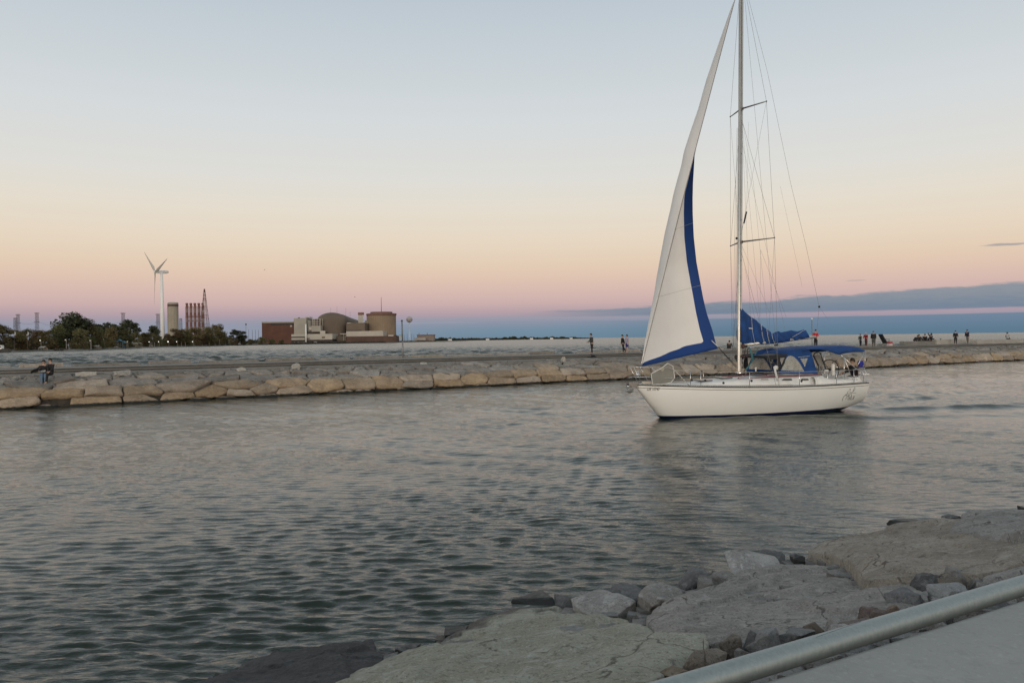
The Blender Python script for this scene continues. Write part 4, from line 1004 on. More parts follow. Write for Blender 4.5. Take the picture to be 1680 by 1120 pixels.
    flat_tri(side, [w1, w2], T - .02, M_canvas, 'hood_side', hood); flat_tri(w1, [], T - .025, M_vinyl, 'hood_window', hood); flat_tri(w2, [], T - .025, M_vinyl, 'hood_window', hood)
    v1 = [(1256.5, 588), (1259, 583.5), (1290, 581), (1292, 584), (1280, 607), (1277, 607), (1277.5, 590), (1273, 606.5), (1269, 606.5)]
    w3 = [(1261.5, 590), (1274.5, 589), (1270.3, 603.5)]
    w4 = [(1279.5, 587), (1288, 585), (1280.5, 602)]
    flat_tri([(1256.5, 587), (1259, 583), (1292, 580.5), (1280.5, 607), (1268.5, 607)], [w3, w4], T - .03, M_blacko, 'hood_side', hood)
    mb = MB(); mb.tube([bp_(1309, 586, -T), bp_(1328, 584, -T)], .012, 5); mb.build('grab_handle', M_steel, hood)
    # bimini
    NB = 40; ytop = lambda px: interp(px, [1316, 1325, 1345, 1370, 1400, 1412, 1419], [573.5, 571, 568.2, 567.3, 567.4, 569, 573]); yb_ = lambda px: interp(px, [1316, 1330, 1345, 1360, 1371, 1378, 1384, 1400, 1415, 1419], [575, 573.5, 573.2, 576, 580.5, 581.8, 579.8, 577.5, 577.4, 576])
    mb = MB()
    def fb(u, v):
        px = 1316 + 103 * u; a = v * 2 - 1; Tb = 1.12
        et = bp_(px, ytop(px), -Tb * .55); eb = bp_(px, yb_(px), -Tb)
        k = min(1, abs(a) / 1.0); z = lerp(et.z + .03, et.z - .01, min(1, k / .7)) if k < .7 else lerp(et.z - .01, eb.z, ((k - .7) / .3) ** 1.2)
        y = a / abs(a) * Tb * min(1, k / .86) if a else 0
        return Vector((lerp(et.x, eb.x, min(1, k / .86)), y, z))
    mb.grid(fb, NB, 28); bim = mb.build('bimini', M_canvas, B, smooth=True, solid=.015)
    def near(pts, nm, r=.0135, T=1.2, m_=M_steel):
        for sd in (-1, 1):
            q = [bp_(x, y, -T) for x, y in pts]; q = [Vector((p.x, p.y * -sd, p.z)) for p in q]; tub(q, nm, r, False, m_)
    near([(1384, 585), (1386, 626)], 'bimini_strut', .016); near([(1384, 585), (1401, 628)], 'bimini_strut', .016); near([(1384, 586), (1405, 605), (1414, 612)], 'bimini_strut')
    near([(1418, 576), (1405, 604)], 'bimini_strut', .015); near([(1419, 576), (1419, 606)], 'bimini_strut'); near([(1403, 628), (1420, 602)], 'bimini_strut', .015); near([(1380, 582), (1386, 590)], 'bimini_strut'); near([(1410, 612), (1418, 608)], 'bimini_strut')
    # steering pedestal, guard, wheels, instruments
    mb = MB(); q = [bp_(x, y, -.25) for x, y in ((1335, 583), (1337, 579), (1341, 577.5), (1345.5, 579), (1347.5, 584), (1356, 608))]; mb.tube(smooth_curve(q, 5), .022, 6); q = [bp_(x, y, -.25) for x, y in ((1335, 583), (1343, 600), (1343, 610))]; mb.tube(q, .022, 6); ped = mb.build('pedestal_guard', M_dark, B)
    mb = MB(); mb.prism([bp_(x, y, -.2) for x, y in ((1336, 583), (1345, 582.5), (1353, 598), (1344.5, 600))], (0, .12, 0)); mb.build('instrument_pod', M_grey, ped)
    mb = MB(); p = bp_(1346, 606, -.2); mb.box((p.x, 0, 1.5), (.22, .3, .7), 0, .85); mb.build('pedestal', M_grey, B, bevel=.03)
    for (cx_, cy_, t) in ((1361, 607, -.35),):
        c = bp_(cx_, cy_, t); rr = .46; mb = MB(); k = 28
        ring = [c + Vector((rr * math.cos(2 * math.pi * i / k) * .62, rr * math.cos(2 * math.pi * i / k) * -.55, rr * math.sin(2 * math.pi * i / k))) for i in range(k + 1)]
        mb.tube(ring, .02, 6)
        for i in range(0, k, 5): mb.tube([c, ring[i]], .01, 4)
        mb.ball(c, .05, 8); mb.build('wheel', M_dark, B, smooth=True)
    mb = MB(); p = bp_(1366.5, 606, -.5); mb.lathe([(.04, -.28), (.085, -.24), (.09, .2), (.05, .26)], p, 12); mb.build('white_canister', M_deckw, B, smooth=True)
    mb = MB(); mb.tube([bp_(1353, 608, -.9), bp_(1358, 608, -.9)], .05, 8); mb.build('roll_cushion', M_deckw, B)
    mb = MB(); mb.prism([bp_(x, y, -.3) for x, y in ((1410.5, 592), (1416.5, 591.5), (1418, 597), (1416, 602), (1410, 601.5))], (0, .14, 0)); mb.build('horseshoe_buoy', mat('royal_blue', (.015, .02, .25), .7), B, bevel=.03)
    mb = MB(); mb.tube([bp_(1414, 612, -1.), bp_(1418, 606, -1.), bp_(1422, 613, -1.)], .02, 5); mb.box(bp_(1419, 613.5, -.9), (.32, .2, .05)); mb.build('outboard_bracket', M_deckw, B)
    mb = MB(); p = bp_(1273, 603, -1.28); mb.tube([bp_(1270, 601, -1.3), bp_(1276, 625, -1.4)], .045, 7); mb.ball(p, .1, 8); mb.build('fender', mat('fender_white', (.62, .62, .6), .5), B, smooth=True)
    mb = MB(); mb.tube([bp_(1240, 604, -.2), bp_(1240, 609, -.2)], .03, 6); mb.ball(bp_(1240, 603.5, -.2), .05, 8, (1, 1, .7)); mb.build('vent_cowl', M_deckw, B, smooth=True)
    mb = MB()
    for px, py, t in ((1135, 623, -1.3), (1157, 624, -1.5), (1233, 624.5, -1.74), (1315, 625, -1.74), (1187, 628, -1.6)): mb.ball(bp_(px, py, t), .05, 7)
    mb.build('block', M_dark, B)
    mb = MB(); mb.tube([bp_(1316, 569.5, -.2), bp_(1316, 576, -.2)], .03, 6); mb.build('hood_vent', mat('dark_teal_box', (.02, .07, .08), .6), B)
    # teal control lines under the gooseneck
    mb = MB()
    for k in range(5):
        j = k * .6; mb.tube(smooth_curve([bp_(1228 + j * .4, 569, -.05), bp_(1231 + j, 577, -.12), bp_(1233 + j, 588, -.1), bp_(1231 + j * .5, 596, -.05), bp_(1222 + j, 607, .0)], 5), .013, 4)
    mb.tube(smooth_curve([bp_(1244, 570, 0), bp_(1240, 580, -.1), bp_(1236, 590, -.1), bp_(1233, 594, -.1)], 5), .018, 4); mb.build('teal_lines', M_teal, B, smooth=True)
    mb = MB(); mb.tube(smooth_curve([bp_(1223, 572), bp_(1222, 580), bp_(1227, 586), bp_(1226, 574), bp_(1229, 571)], 5), .02, 5); mb.ball(bp_(1217.5, 584, -.1), .06, 7); mb.ball(bp_(1221, 586, -.1), .05, 7); mb.ball(bp_(1219, 567.5, -.1), .1, 7, (.8, 1, 1.2)); mb.build('line_bag', mat('maroon_rope', (.06, .03, .03), .8), B, smooth=True)
    wire([bp_(1219, 588), bp_(1219, 610)], .005, 'downhaul', M_deckw)
    # hull lettering
    def on_hull(o, s0, z0, z_is_text_up=True):
        me = o.data
        for v in me.vertices:
            s = s0 + v.co.x; z = z0 + v.co.y; v.co = Vector((s, -(hull_at(s, z) + .004 + v.co.z), z))
    p = bp_(1074, 641.8, -.85); t_ = text_obj('22E 10740', .165, M_dark, None, 'registration_number', shear=.1)
    xs_ = [v.co.x for v in t_.data.vertices]; k = (bp_(1091, 641, -.9).x - p.x) / max(xs_)
    for v in t_.data.vertices: v.co.x *= k
    on_hull(t_, p.x, p.z); t_.parent = hull
    strokes = [[(33, 12), (30, 16), (25, 20), (22, 24), (17, 24), (22, 20), (26, 17)], [(22, 13.5), (24.5, 13), (24, 15), (20, 17.5), (19, 20.5), (17, 22), (16, 22.3)],
               [(17.5, 22), (14, 25), (12, 29), (11.3, 32.5)], [(32.5, 9.5), (30, 13.5), (28.7, 18)], [(25.5, 20.6), (28.5, 19.5), (34.5, 19.2)],
               [(24, 22), (21.5, 26), (20.6, 30.3), (22, 30), (24.2, 25), (23.5, 29.5), (25, 29.7), (26.5, 23), (25.6, 29.6), (29.5, 29.4), (30.3, 24), (29.6, 29.2), (31, 28.5), (32.5, 24)], [(22.5, 21.5), (19, 26), (16.5, 30)], [(27, 21.5), (26.6, 25), (26.8, 29.4)]]
    mb = MB()
    for st in strokes:
        q = []
        for x, y in st:
            p = bp_(1370 + x, 625 + y, -1.35); z = p.z; p = bp_(1370 + x, 625 + y, -hull_at(p.x, z)); q.append((p.x, -(hull_at(p.x, p.z) + .006), p.z))
        mb.tube(smooth_curve(q, 4), .007, 4)
    mb.build('name_lettering', mat('letter_grey', (.05, .055, .06), .5), hull)
    mb = MB(); mb.ball(bp_(1331, 646, -1.7) + Vector((0, .03, 0)), .03, 6); mb.ball(bp_(1333.5, 646, -1.7) + Vector((0, .03, 0)), .02, 6); mb.build('through_hull', M_grey, hull)
    return B
build_boat()

# ------------------------------------------------------------------ far shore
SHORE = [(0, 373), (60, 420), (100, 446), (108, 436), (150, 455), (170, 523), (200, 557), (230, 650), (290, 760), (340, 858), (400, 1010), (430, 1130)]
def shore_y(px): return interp(px, [a for a, b in SHORE], [b for a, b in SHORE])
def build_shore():
    L = [(-700, 140), (-470, 235), (-330, 330)] + [((px - 840) / F * Y, Y) for px, Y in SHORE] + [(-300, 1190), (-190, 1225), (-120, 1290), (-80, 1500), (-195 + 90, 1590), (-150, 1700), (-170, 2050), (-120, 2600), (120, 3350), (330, 3600), (360, 3750), (200, 4200), (-500, 7000), (-6000, 9000), (-9000, 6000), (-7000, -500), (-2500, -200)]
    bm = bmesh.new()
    a = [bm.verts.new((x, y, -.3)) for x, y in L]; n = len(L)
    cx, cy = -2500, 2500
    def inset(i, d, h):
        p0, p1, p2 = Vector(L[i - 1]), Vector(L[i]), Vector(L[(i + 1) % n]); t = (p2 - p0).normalized(); nr = Vector((-t.y, t.x))
        return bm.verts.new((p1.x + nr.x * d, p1.y + nr.y * d, h))
    b = [inset(i, 7, .7) for i in range(n)]
    for i in range(n): bm.faces.new((a[i], a[(i + 1) % n], b[(i + 1) % n], b[i]))
    bm.faces.new(b); bmesh.ops.triangulate(bm, faces=[f for f in bm.faces if len(f.verts) > 4]); bmesh.ops.recalc_face_normals(bm, faces=bm.faces)
    me = bpy.data.meshes.new('shore_ground'); bm.to_mesh(me); bm.free()
    me.materials.append(mat('shore_ground', (.13, .12, .095), .95, var=.4, vscale=.05)); o = bpy.data.objects.new('shore_ground', me); C.objects.link(o); tag(o, kind='structure')
build_shore()

# trees
leafm = {}
def leaf_mat(nm, c):
    m_ = bpy.data.materials.new(nm); m_.use_nodes = True; g = NT(m_.node_tree); b = g.n['Principled BSDF']; b.inputs['Roughness'].default_value = .8; b.inputs['Specular IOR Level'].default_value = .2
    oc = g.new('ShaderNodeTexCoord').outputs['Object']; oi = g.new('ShaderNodeObjectInfo').outputs['Random']
    v = g.noise(oc, .9, 4, .7)
    col = g.mix(g.mr(v, .35, .65), tuple(k * .6 for k in c), tuple(k * 1.5 for k in c))
    hv = g.new('ShaderNodeHueSaturation'); g.l.new(col, hv.inputs['Color']); g.put(hv.inputs['Hue'], g.mr(oi, 0, 1, .465, .52, 'LINEAR')); g.put(hv.inputs['Value'], g.mr(g.m('FRACT', g.m('MULTIPLY', oi, 5.1)), 0, 1, .7, 1.35, 'LINEAR'))
    g.l.new(hv.outputs[0], b.inputs['Base Color']); return m_
LM = [leaf_mat('foliage_olive', (.10, .10, .046)), leaf_mat('foliage_brown_green', (.115, .095, .046)), leaf_mat('foliage_dark', (.05, .06, .036))]
BARK = mat('bark', (.06, .05, .04), .9, var=.3)
def tree_proto(seed, kind):
    rnd = random.Random(seed); rt = empty('tree', (0, 0, -200)); H = 10.
    wide = {'round': .62, 'tall': .42, 'bush': .75, 'sparse': .5}[kind]; lo = {'round': .0, 'tall': .1, 'bush': .0, 'sparse': .12}[kind]
    mb = MB(); limbs = []
    mb.tube([(0, 0, 0), (.1, 0, H * .3), (-.05, .1, H * .6), (0, 0, H * .9)], [.28, .2, .12, .03], 7)
    blobs = []
    for i in range(26 if kind != 'sparse' else 19):
        a = rnd.uniform(0, 6.28); hz = rnd.uniform(lo + .06, .93); k = math.sin(math.pi * min(1, (hz - lo) / (1 - lo) * .82 + .15)) ** .7
        rr = wide * H * .5 * k * rnd.uniform(.35, 1.); c = Vector((rr * math.cos(a), rr * math.sin(a), hz * H))
        blobs.append((c, rnd.uniform(.11, .2) * H * (.8 if kind == 'sparse' else 1.05)))
        b0 = Vector((0, 0, max(.12 * H, c.z - rr * .9 - .4))); mb.tube([b0, (b0 + c) / 2 + Vector((0, 0, -.2)), c], [.1, .06, .02], 5)
    mb.build('trunk', BARK, rt)
    mb = MB(); nl = 6500 if kind != 'sparse' else 3800
    for i in range(nl):
        c, r = rnd.choice(blobs); d = Vector((rnd.gauss(0, 1), rnd.gauss(0, 1), rnd.gauss(0, 1))).normalized() * r * (rnd.random() ** .45)
        d.z *= .8; p = c + d
        if p.z < .15: continue
        n_ = Vector((rnd.gauss(0, 1), rnd.gauss(0, 1), rnd.gauss(0, 1))).normalized(); u = n_.orthogonal().normalized(); v = n_.cross(u); s_ = rnd.uniform(.12, .30)
        mb.add([p + u * s_, p + v * s_ * .7, p - u * s_, p - v * s_ * .7], [(0, 1, 2, 3)])
    o = mb.build('crown', LM[seed % 3], rt)
    return rt
PROTO = {'round': [tree_proto(1, 'round'), tree_proto(3, 'round'), tree_proto(4, 'round')], 'tall': [tree_proto(5, 'tall'), tree_proto(8, 'tall')], 'bush': [tree_proto(6, 'bush'), tree_proto(7, 'bush')], 'sparse': [tree_proto(11, 'sparse'), tree_proto(14, 'sparse')]}
used = set()
TREES = []
def tree(px, ytop, Y, kind, label, group='trees on the far shore', wf=1.0):
    Y = max(Y, shore_y(px) + 22 + random.uniform(0, 14)) if ytop > 530 else max(Y, shore_y(px) + 55); v = random.choice(PROTO[kind]); yb = .6; b = atz(px, 560, Y); top = atz(px, ytop, Y).z; h = (top - yb) / 9.9
    if v.name not in used: used.add(v.name); o = v; tag(o, label, 'bush' if kind == 'bush' else 'tree', group)
    else: o = dup(v, (0, 0, 0), 0, label, group); o['category'] = 'bush' if kind == 'bush' else 'tree'
    o.location = (b.x, Y, yb); o.rotation_euler = (0, 0, random.uniform(0, 6.28)); o.scale = (h * wf, h * wf, h); return o
T_ = [ # px, top y, depth, kind, label, width factor
 (-22, 533, 395, 'round', 'tree cut by the left edge of the picture', 1.1), (5, 534, 405, 'round', 'dark tree at the far left under the first pair of pylons', 1.15), (28, 541, 395, 'round', 'low round tree in front of the pair of pylons', 1.1),
 (42, 541, 420, 'round', 'dark tree right below the pair of pylons', 1.0), (60, 541, 455, 'round', 'tree at the foot of the single pylon left', 1.1), (74, 543, 440, 'round', 'olive tree right of the lone left pylon', 1.2),
 (93, 535, 455, 'round', 'olive tree just left of the tallest tree', 1.1), (118, 514, 480, 'tall', 'tallest tree of the far shore, with a domed dark crown', 1.7), (104, 545, 440, 'round', 'low olive tree in front of the tallest tree, left', 1.25), (131, 541, 452, 'round', 'brownish tree in front of the tallest tree, right', 1.3),
 (143, 526, 470, 'round', 'reddish brown tree right of the tallest tree', 1.), (158, 537, 462, 'round', 'brownish round tree above the white tent', 1.25), (172, 525, 490, 'sparse', 'loose open tree in the middle of the left grove', 1.5), (182, 538, 480, 'round', 'dark tree left of the blue play structure', 1.1),
 (196, 525, 495, 'sparse', 'dark open tree below the fourth pylon', 1.3), (215, 525, 495, 'sparse', 'open dark tree at the right end of the tall grove', 1.3), (205, 541, 480, 'round', 'round tree behind the blue play structure', 1.3), (224, 546, 560, 'round', 'low tree right of the tall grove', 1.2),
 (240, 545, 640, 'round', 'low dark tree left of the wind turbine', 1.3), (252, 535, 760, 'sparse', 'thin tree just left of the turbine tower', 1.5), (256, 549, 640, 'round', 'low tree in front of the turbine tower', 1.3), (275, 548, 700, 'round', 'round tree at the foot of the turbine tower', 1.3),
 (289, 539, 780, 'round', 'dark tree in front of the concrete silo', 1.25), (303, 540, 760, 'round', 'olive tree left below the chimneys', 1.3), (309, 548, 720, 'round', 'low round tree in front of the chimneys, left', 1.3), (322, 537, 790, 'round', 'tree behind the chimneys foot', 1.3),
 (334, 549, 740, 'round', 'low olive tree below the lattice mast', 1.5), (341, 537, 800, 'round', 'tree at the foot of the lattice mast', 1.2), (356, 533, 830, 'round', 'dark dome shaped tree right of the lattice mast', 1.2), (363, 545, 790, 'round', 'brown green round tree right of the lattice mast', 1.3),
 (375, 553, 800, 'bush', 'low shrub between the dome shaped tree and the last tree', 1.2), (389, 538, 860, 'sparse', 'last tree of the wood, alone at its right end', 1.7), (396, 549, 850, 'bush', 'bush at the right of the last tree', 1.3), (412, 556, 960, 'bush', 'low brown bush left of the brick building', 1.6),
 (430, 552.5, 1040, 'bush', 'pale olive bush at the left corner of the brick building', 1.5), (446, 556, 1050, 'bush', 'dark bush in front of the brick building', 1.8), (462, 557.5, 1080, 'bush', 'lowest bush in front of the brick building', 2.)]
for i_, px_ in enumerate((12, 33, 50, 84, 99, 128, 146, 166, 178, 208, 236, 268, 284, 300, 326, 348, 382)): T_.append((px_, 556.5 - (px_ % 7) * .7, 300, 'bush', '%s low bush from the left along the foot of the far shore trees' % ORD[i_], 1.6))
for t in T_: tree(t[0], t[1], t[2], t[3], t[4], wf=t[5])
for k, v in PROTO.items():
    for o in v:
        if o.name not in used:
            for c in list(o.children): bpy.data.objects.remove(c)
            bpy.data.objects.remove(o)
def far_wood():
    rnd = random.Random(3); mb = MB()
    for i in range(26000):
        px = rnd.uniform(708, 966) if rnd.random() > .2 else rnd.uniform(395, 480)
        if px > 600:
            Y = interp(px, [700, 770, 966], [2300, 2900, 3650]) + rnd.uniform(0, 90)
            hh = 12 * (.45 + .9 * abs(fbm(Vector((px * .06, 0, 0)))) + .35 * abs(fbm(Vector((px * .35, 5, 0))))) * interp(px, [708, 720, 940, 966], [.6, 1., .9, .35])
        else: Y = 2000 + rnd.uniform(0, 90); hh = 9 * (.6 + .6 * abs(fbm(Vector((px * .2, 0, 0)))))
        p = atz(px, 556, Y); p.z = .4 + hh * rnd.random() ** .8; s_ = rnd.uniform(.9, 2.2)
        n_ = Vector((rnd.gauss(0, 1), rnd.gauss(0, 1), rnd.gauss(0, 1))).normalized(); u = n_.orthogonal().normalized(); v = n_.cross(u)
        mb.add([p + u * s_, p + v * s_, p - u * s_, p - v * s_], [(0, 1, 2, 3)])
    tag(mb.build('far_wood', LM[2]), 'low dark line of trees along the distant point', 'wood', kind='stuff')
    for i, (px, h, lab) in enumerate(((738, 5, 'tiny pale house among the trees of the distant point, nearest the power station'), (800, 4, 'tiny pale house on the distant point, second from left'), (872, 5, 'tiny pale house near the middle of the distant point'), (905, 5, 'tiny pale house on the right part of the distant point'), (937, 4, 'tiny pale house near the tip of the distant point'))):
        Y = interp(px, [700, 770, 966], [2300, 2900, 3650]) - 20; p = atz(px, 556, Y); r_ = empty('house', (p.x, Y, .5), 0, lab, 'house', 'houses on the distant point')
        mb = MB(); mb.box((0, 0, h / 2), (13, 8, h)); mb.build('wall', M_deckw, r_); mb = MB(); mb.prism([(-7, -4.6, h), (-7, 4.6, h), (-7, 0, h + 2.6)], (14, 0, 0)); mb.build('roof', M_grey, r_)
far_wood()

# ------------------------------------------------------------------ power station
K_conc = mat('station_concrete', (.20, .165, .125), .9, var=.12, vscale=.03)
K_dome = mat('dome_concrete', (.135, .105, .08), .9, var=.15, vscale=.03)
K_light = mat('pale_cladding', (.40, .37, .32), .8, var=.08, vscale=.05)
K_tower = mat('pale_tower_concrete', (.30, .28, .24), .85, var=.1, vscale=.05)
K_brick = mat('red_brick', (.10, .045, .032), .9, var=.2, vscale=.08)
K_band = mat('dark_band', (.03, .022, .02), .7)
K_trim = mat('rust_brown_trim', (.16, .085, .065), .8, var=.15, vscale=.1)
K_white = mat('white_paint', (.72, .72, .70), .6, var=.04, vscale=.2)
K_red = mat('red_paint', (.14, .06, .05), .7, var=.2, vscale=.3)
K_lat = mat('galvanised_lattice', (.07, .06, .06), .6, metal=.3)
def pbox(mb, x0, x1, y0, y1, Y, D):            # box seen between pixel corners, front at depth Y
    a, b = atz(x0, y0, Y), atz(x1, y1, Y); z0 = min(a.z, b.z); z1 = max(a.z, b.z)
    mb.box(((a.x + b.x) / 2, Y + D / 2, (z0 + z1) / 2), (abs(b.x - a.x), D, z1 - z0)); return mb
def wpos(px, Y, z=.6): p = atz(px, 556, Y); return Vector((p.x, Y, z))
def rel(mb, o):                                # shift a builder's world vertices into an empty's frame
    l = o.location; mb.v = [(v[0] - l.x, v[1] - l.y, v[2] - l.z) for v in mb.v]; return mb
def station():
    Y = 1300
    E = empty('power_station_hall', wpos(455, Y), 0, 'red brick hall with a dark window band, left end of the power station', 'building')
    rel(pbox(MB(), 429.5, 482, 529, 563, Y, 60), E).build('wall', K_brick, E); rel(pbox(MB(), 429, 482.4, 527.9, 529.2, Y - 1, 62), E).build('roof_edge', K_tower, E)
    for a, b in ((444, 467), (468.5, 481.5)): rel(pbox(MB(), a, b, 529.4, 533.4, Y - .6, 2), E).build('window_band', K_band, E)
    rel(pbox(MB(), 476, 479, 533.6, 536, Y - .6, 1), E).build('sign_panel', K_light, E)
    E = empty('service_tower', wpos(497, Y), 0, 'pale concrete tower block with a rounded right side beside the brick hall', 'building')
    mb = pbox(MB(), 482, 503, 521.8, 563, Y - 4, 46); rel(mb, E).build('wall', K_tower, E)
    mb = MB(); c = wpos(505, Y + 12); r = 8.2 * Y / F; mb.lathe([(r, -1), (r, 37.6)], c, 32); rel(mb, E).build('rounded_wing', K_tower, E, smooth=False)
    rel(pbox(MB(), 489, 491, 520.5, 521.8, Y + 4, 4), E).build('vent', K_band, E); rel(pbox(MB(), 500, 508, 519.8, 521, Y + 8, 20), E).build('roof_edge', K_light, E)
    E = empty('annex_building', wpos(512, Y - 60), 0, 'long low pale annex with a dark stripe in front of the domed hall', 'building')
    rel(pbox(MB(), 478, 545, 548.2, 556.8, Y - 60, 40), E).build('wall', K_light, E); rel(pbox(MB(), 478, 501, 552.2, 553.8, Y - 60.6, 2), E).build('window_band', K_band, E); rel(pbox(MB(), 500, 508, 554.5, 556, Y - 60.8, 2), E).build('window_band', K_band, E)
    rel(pbox(MB(), 528, 533, 552, 554.6, Y - 60.6, 2), E).build('door', K_dome, E); rel(pbox(MB(), 478, 545.5, 556.8, 560, Y - 59, 38), E).build('base', K_band, E)
    E = empty('vent_stack', wpos(502, Y - 70), 0, 'slender white stack standing in front of the pale tower block', 'chimney')
    mb = MB(); p = wpos(502, Y - 66); top = atz(502, 531, Y - 66).z; mb.lathe([(1.15, 0), (1.1, top - .6)], p, 12); rel(mb, E).build('shaft', K_white, E, smooth=True); mb = MB(); mb.lathe([(1.35, top - 1.2), (1.35, top - .5)], p, 12); rel(mb, E).build('collar', K_light, E)
    E = empty('steel_gantry', wpos(516, Y - 10), 0, 'white steel gantry and boxy plant between the pale tower and the domed hall', 'building')
    mb = MB()
    for px in (513, 515.5, 520.5, 525.5):
        a, b = atz(px, 534, Y - 10), atz(px, 522.5, Y - 10); mb.tube([a, b], .45, 4); mb.tube([a + Vector((0, 14, 0)), b + Vector((0, 14, 0))], .4, 4)
    for y in (523, 527.5, 531): mb.tube([atz(512, y, Y - 10), atz(526, y, Y - 10)], .35, 4)
    rel(mb, E).build('frame', K_light, E); rel(pbox(MB(), 511, 526, 534, 544, Y - 14, 16), E).build('plant_room', K_tower, E); rel(pbox(MB(), 507, 511.5, 536, 541, Y - 10, 14), E).build('platform', K_light, E)
    rel(pbox(MB(), 505, 532, 544, 549, Y - 8, 16), E).build('base', K_band, E); rel(pbox(MB(), 525, 533, 542.5, 548.5, Y - 16, 8), E).build('duct', K_light, E)
    rel(pbox(MB(), 514, 520, 523.5, 533.8, Y + 2, 8), E).build('machinery', K_dome, E)
    # domed hall and the sloping roof of the row behind it
    E = empty('reactor_building', wpos(545, Y + 20), 0, 'largest domed concrete reactor hall with a long roof sloping down to the right', 'building')
    Yd = Y + 30; c = wpos(545, Yd, 0); r = 24. * Yd / F; zw = atz(545, 526.5, Yd).z; zt = atz(545, 512.6, Yd).z
    prof_ = [(r, -1), (r, zw)] + [(r * math.cos(a), zw + (zt - zw) * math.sin(a)) for a in [R(q) for q in range(8, 90, 8)]] + [(.3, zt)]
    mb = MB(); mb.lathe(prof_, c, 56); rel(mb, E).build('dome', K_dome, E, smooth=False)
    secs = [(547, 512.9, 23, Yd), (556, 515.0, 21.5, Yd + 40), (566, 519.2, 20, Yd + 110), (577, 523.0, 18, Yd + 190), (589, 526.6, 15, Yd + 290), (601, 530.5, 12, Yd + 400), (606, 532, 10, Yd + 460)]
    mb = MB()
    def fr(u, v):
        s_ = u * (len(secs) - 1); i = min(int(s_), len(secs) - 2); t = s_ - i; a, b = secs[i], secs[i + 1]
        px, yt, hw, yy = (lerp(a[k], b[k], t) for k in range(4)); c = wpos(px, yy, 0); zt_ = atz(px, yt, yy).z; w_ = hw * yy / F
        q = v * 2 - 1; x = c.x + w_ * q; z = zt_ * .62 + zt_ * .38 * math.sqrt(max(0, 1 - q * q)) if abs(q) < .999 else 0
        return Vector((x, yy, z))
    mb.grid(fr, 36, 30); rel(mb, E).build('roof', K_dome, E, smooth=False)
    for px, y0 in ((542.6, 504.5), (552.8, 502.5), (567.3, 505), (574.5, 511)):
        mb = MB(); a = atz(px, 520, Yd + 20); b = atz(px, y0, Yd + 20); mb.tube([a, b], .16, 4); rel(mb, E).build('antenna', K_lat, E)
    E = empty('turbine_hall_block', wpos(583, Y), 0, 'plain grey brown block between the domed hall and the big cylinder', 'building')
    rel(pbox(MB(), 568, 598.5, 529.8, 545, Y + 6, 50), E).build('wall', K_dome, E); rel(pbox(MB(), 569.5, 575, 529.2, 530.4, Y + 4, 30), E).build('roof_edge', K_light, E); rel(pbox(MB(), 569, 593, 541.6, 543.2, Y + 4, 4), E).build('window_band', K_band, E)
    rel(pbox(MB(), 598.5, 606, 525.5, 545, Y + 40, 40), E).build('link_wing', K_conc, E)
    E = empty('rooftop_stack', wpos(591, Y + 60), 0, 'square pale stack with a brown cap above the sloping roof', 'chimney')
    rel(pbox(MB(), 587.6, 595, 516.4, 545, Y + 58, 9), E).build('shaft', K_light, E); rel(pbox(MB(), 587.2, 595.4, 512.4, 516.4, Y + 57.4, 10), E).build('cap', K_trim, E); rel(pbox(MB(), 595, 596, 516.4, 533, Y + 57, 2), E).build('pipe', K_white, E)
    E = empty('vacuum_building', wpos(626.5, Y + 54), 0, 'huge brown concrete cylinder with a rust coloured rim and a tall aerial', 'building')
    Yv = Y + 54; c = wpos(626.3, Yv, 0); r = 23.6 * Yv / F; zr = atz(626, 517.4, Yv).z; zr2 = atz(626, 514.6, Yv).z; zc = atz(626, 511.8, Yv).z
    mb = MB(); mb.lathe([(r, -1), (r, zr)], c, 64); rel(mb, E).build('wall', mat('vacuum_concrete', (.25, .185, .125), .9, var=.12, vscale=.04), E, smooth=False)
    for k in range(20):
        a = math.pi + math.pi * (k + .5) / 20; mb = MB(); mb.box((c.x + (r + .15) * math.cos(a), c.y + (r + .15) * math.sin(a), zr / 2), (.5, .5, zr), a); rel(mb, E).build('pilaster', K_conc, E)
    mb = MB(); mb.lathe([(r, zr - .8), (r * 1.035, zr), (r * 1.045, zr2), (r * .98, zr2 + .3)], c, 64); rel(mb, E).build('rim', K_trim, E)
    mb = MB(); mb.lathe([(r * .76, zr2), (r * .76, zc), (r * .7, zc + .2)], c, 48); rel(mb, E).build('roof_drum', K_trim, E)
    mb = MB(); mb.tube([(c.x, c.y, zc), (c.x, c.y, atz(626, 487.5, Yv).z)], [.55, .3], 6); rel(mb, E).build('aerial', K_lat, E)
    E = empty('waterfront_building', wpos(600, Y - 40), 0, 'long low building with a pale upper wall on a brown base before the cylinder', 'building')
    rel(pbox(MB(), 568, 628.5, 543.3, 551.8, Y - 40, 36), E).build('wall', K_light, E); rel(pbox(MB(), 568, 650, 551.8, 561, Y - 42, 34), E).build('base', mat('brown_base', (.085, .05, .038), .9, var=.2, vscale=.1), E)
    rel(pbox(MB(), 637, 645.5, 549.8, 551.8, Y - 40, 10), E).build('skylight', K_white, E); rel(pbox(MB(), 645.5, 650.6, 549.6, 552, Y - 40, 10), E).build('plant_room', K_band, E)
    E = empty('gatehouse', wpos(556, Y - 50), 0, 'small dark open gatehouse with a flat canopy between the two long low buildings', 'building')
    rel(pbox(MB(), 549, 566, 552, 559, Y - 30, 10), E).build('wall', K_dome, E); rel(pbox(MB(), 558, 568, 546.8, 548.2, Y - 36, 12), E).build('canopy', K_tower, E)
    for px in (564, 566.5): mb = MB(); mb.tube([atz(px, 547, Y - 36), atz(px, 559, Y - 36)], .35, 5); rel(mb, E).build('post', K_light, E)
    # shore boulders of the station (dark band)
    rnd = random.Random(8); mb = MB()
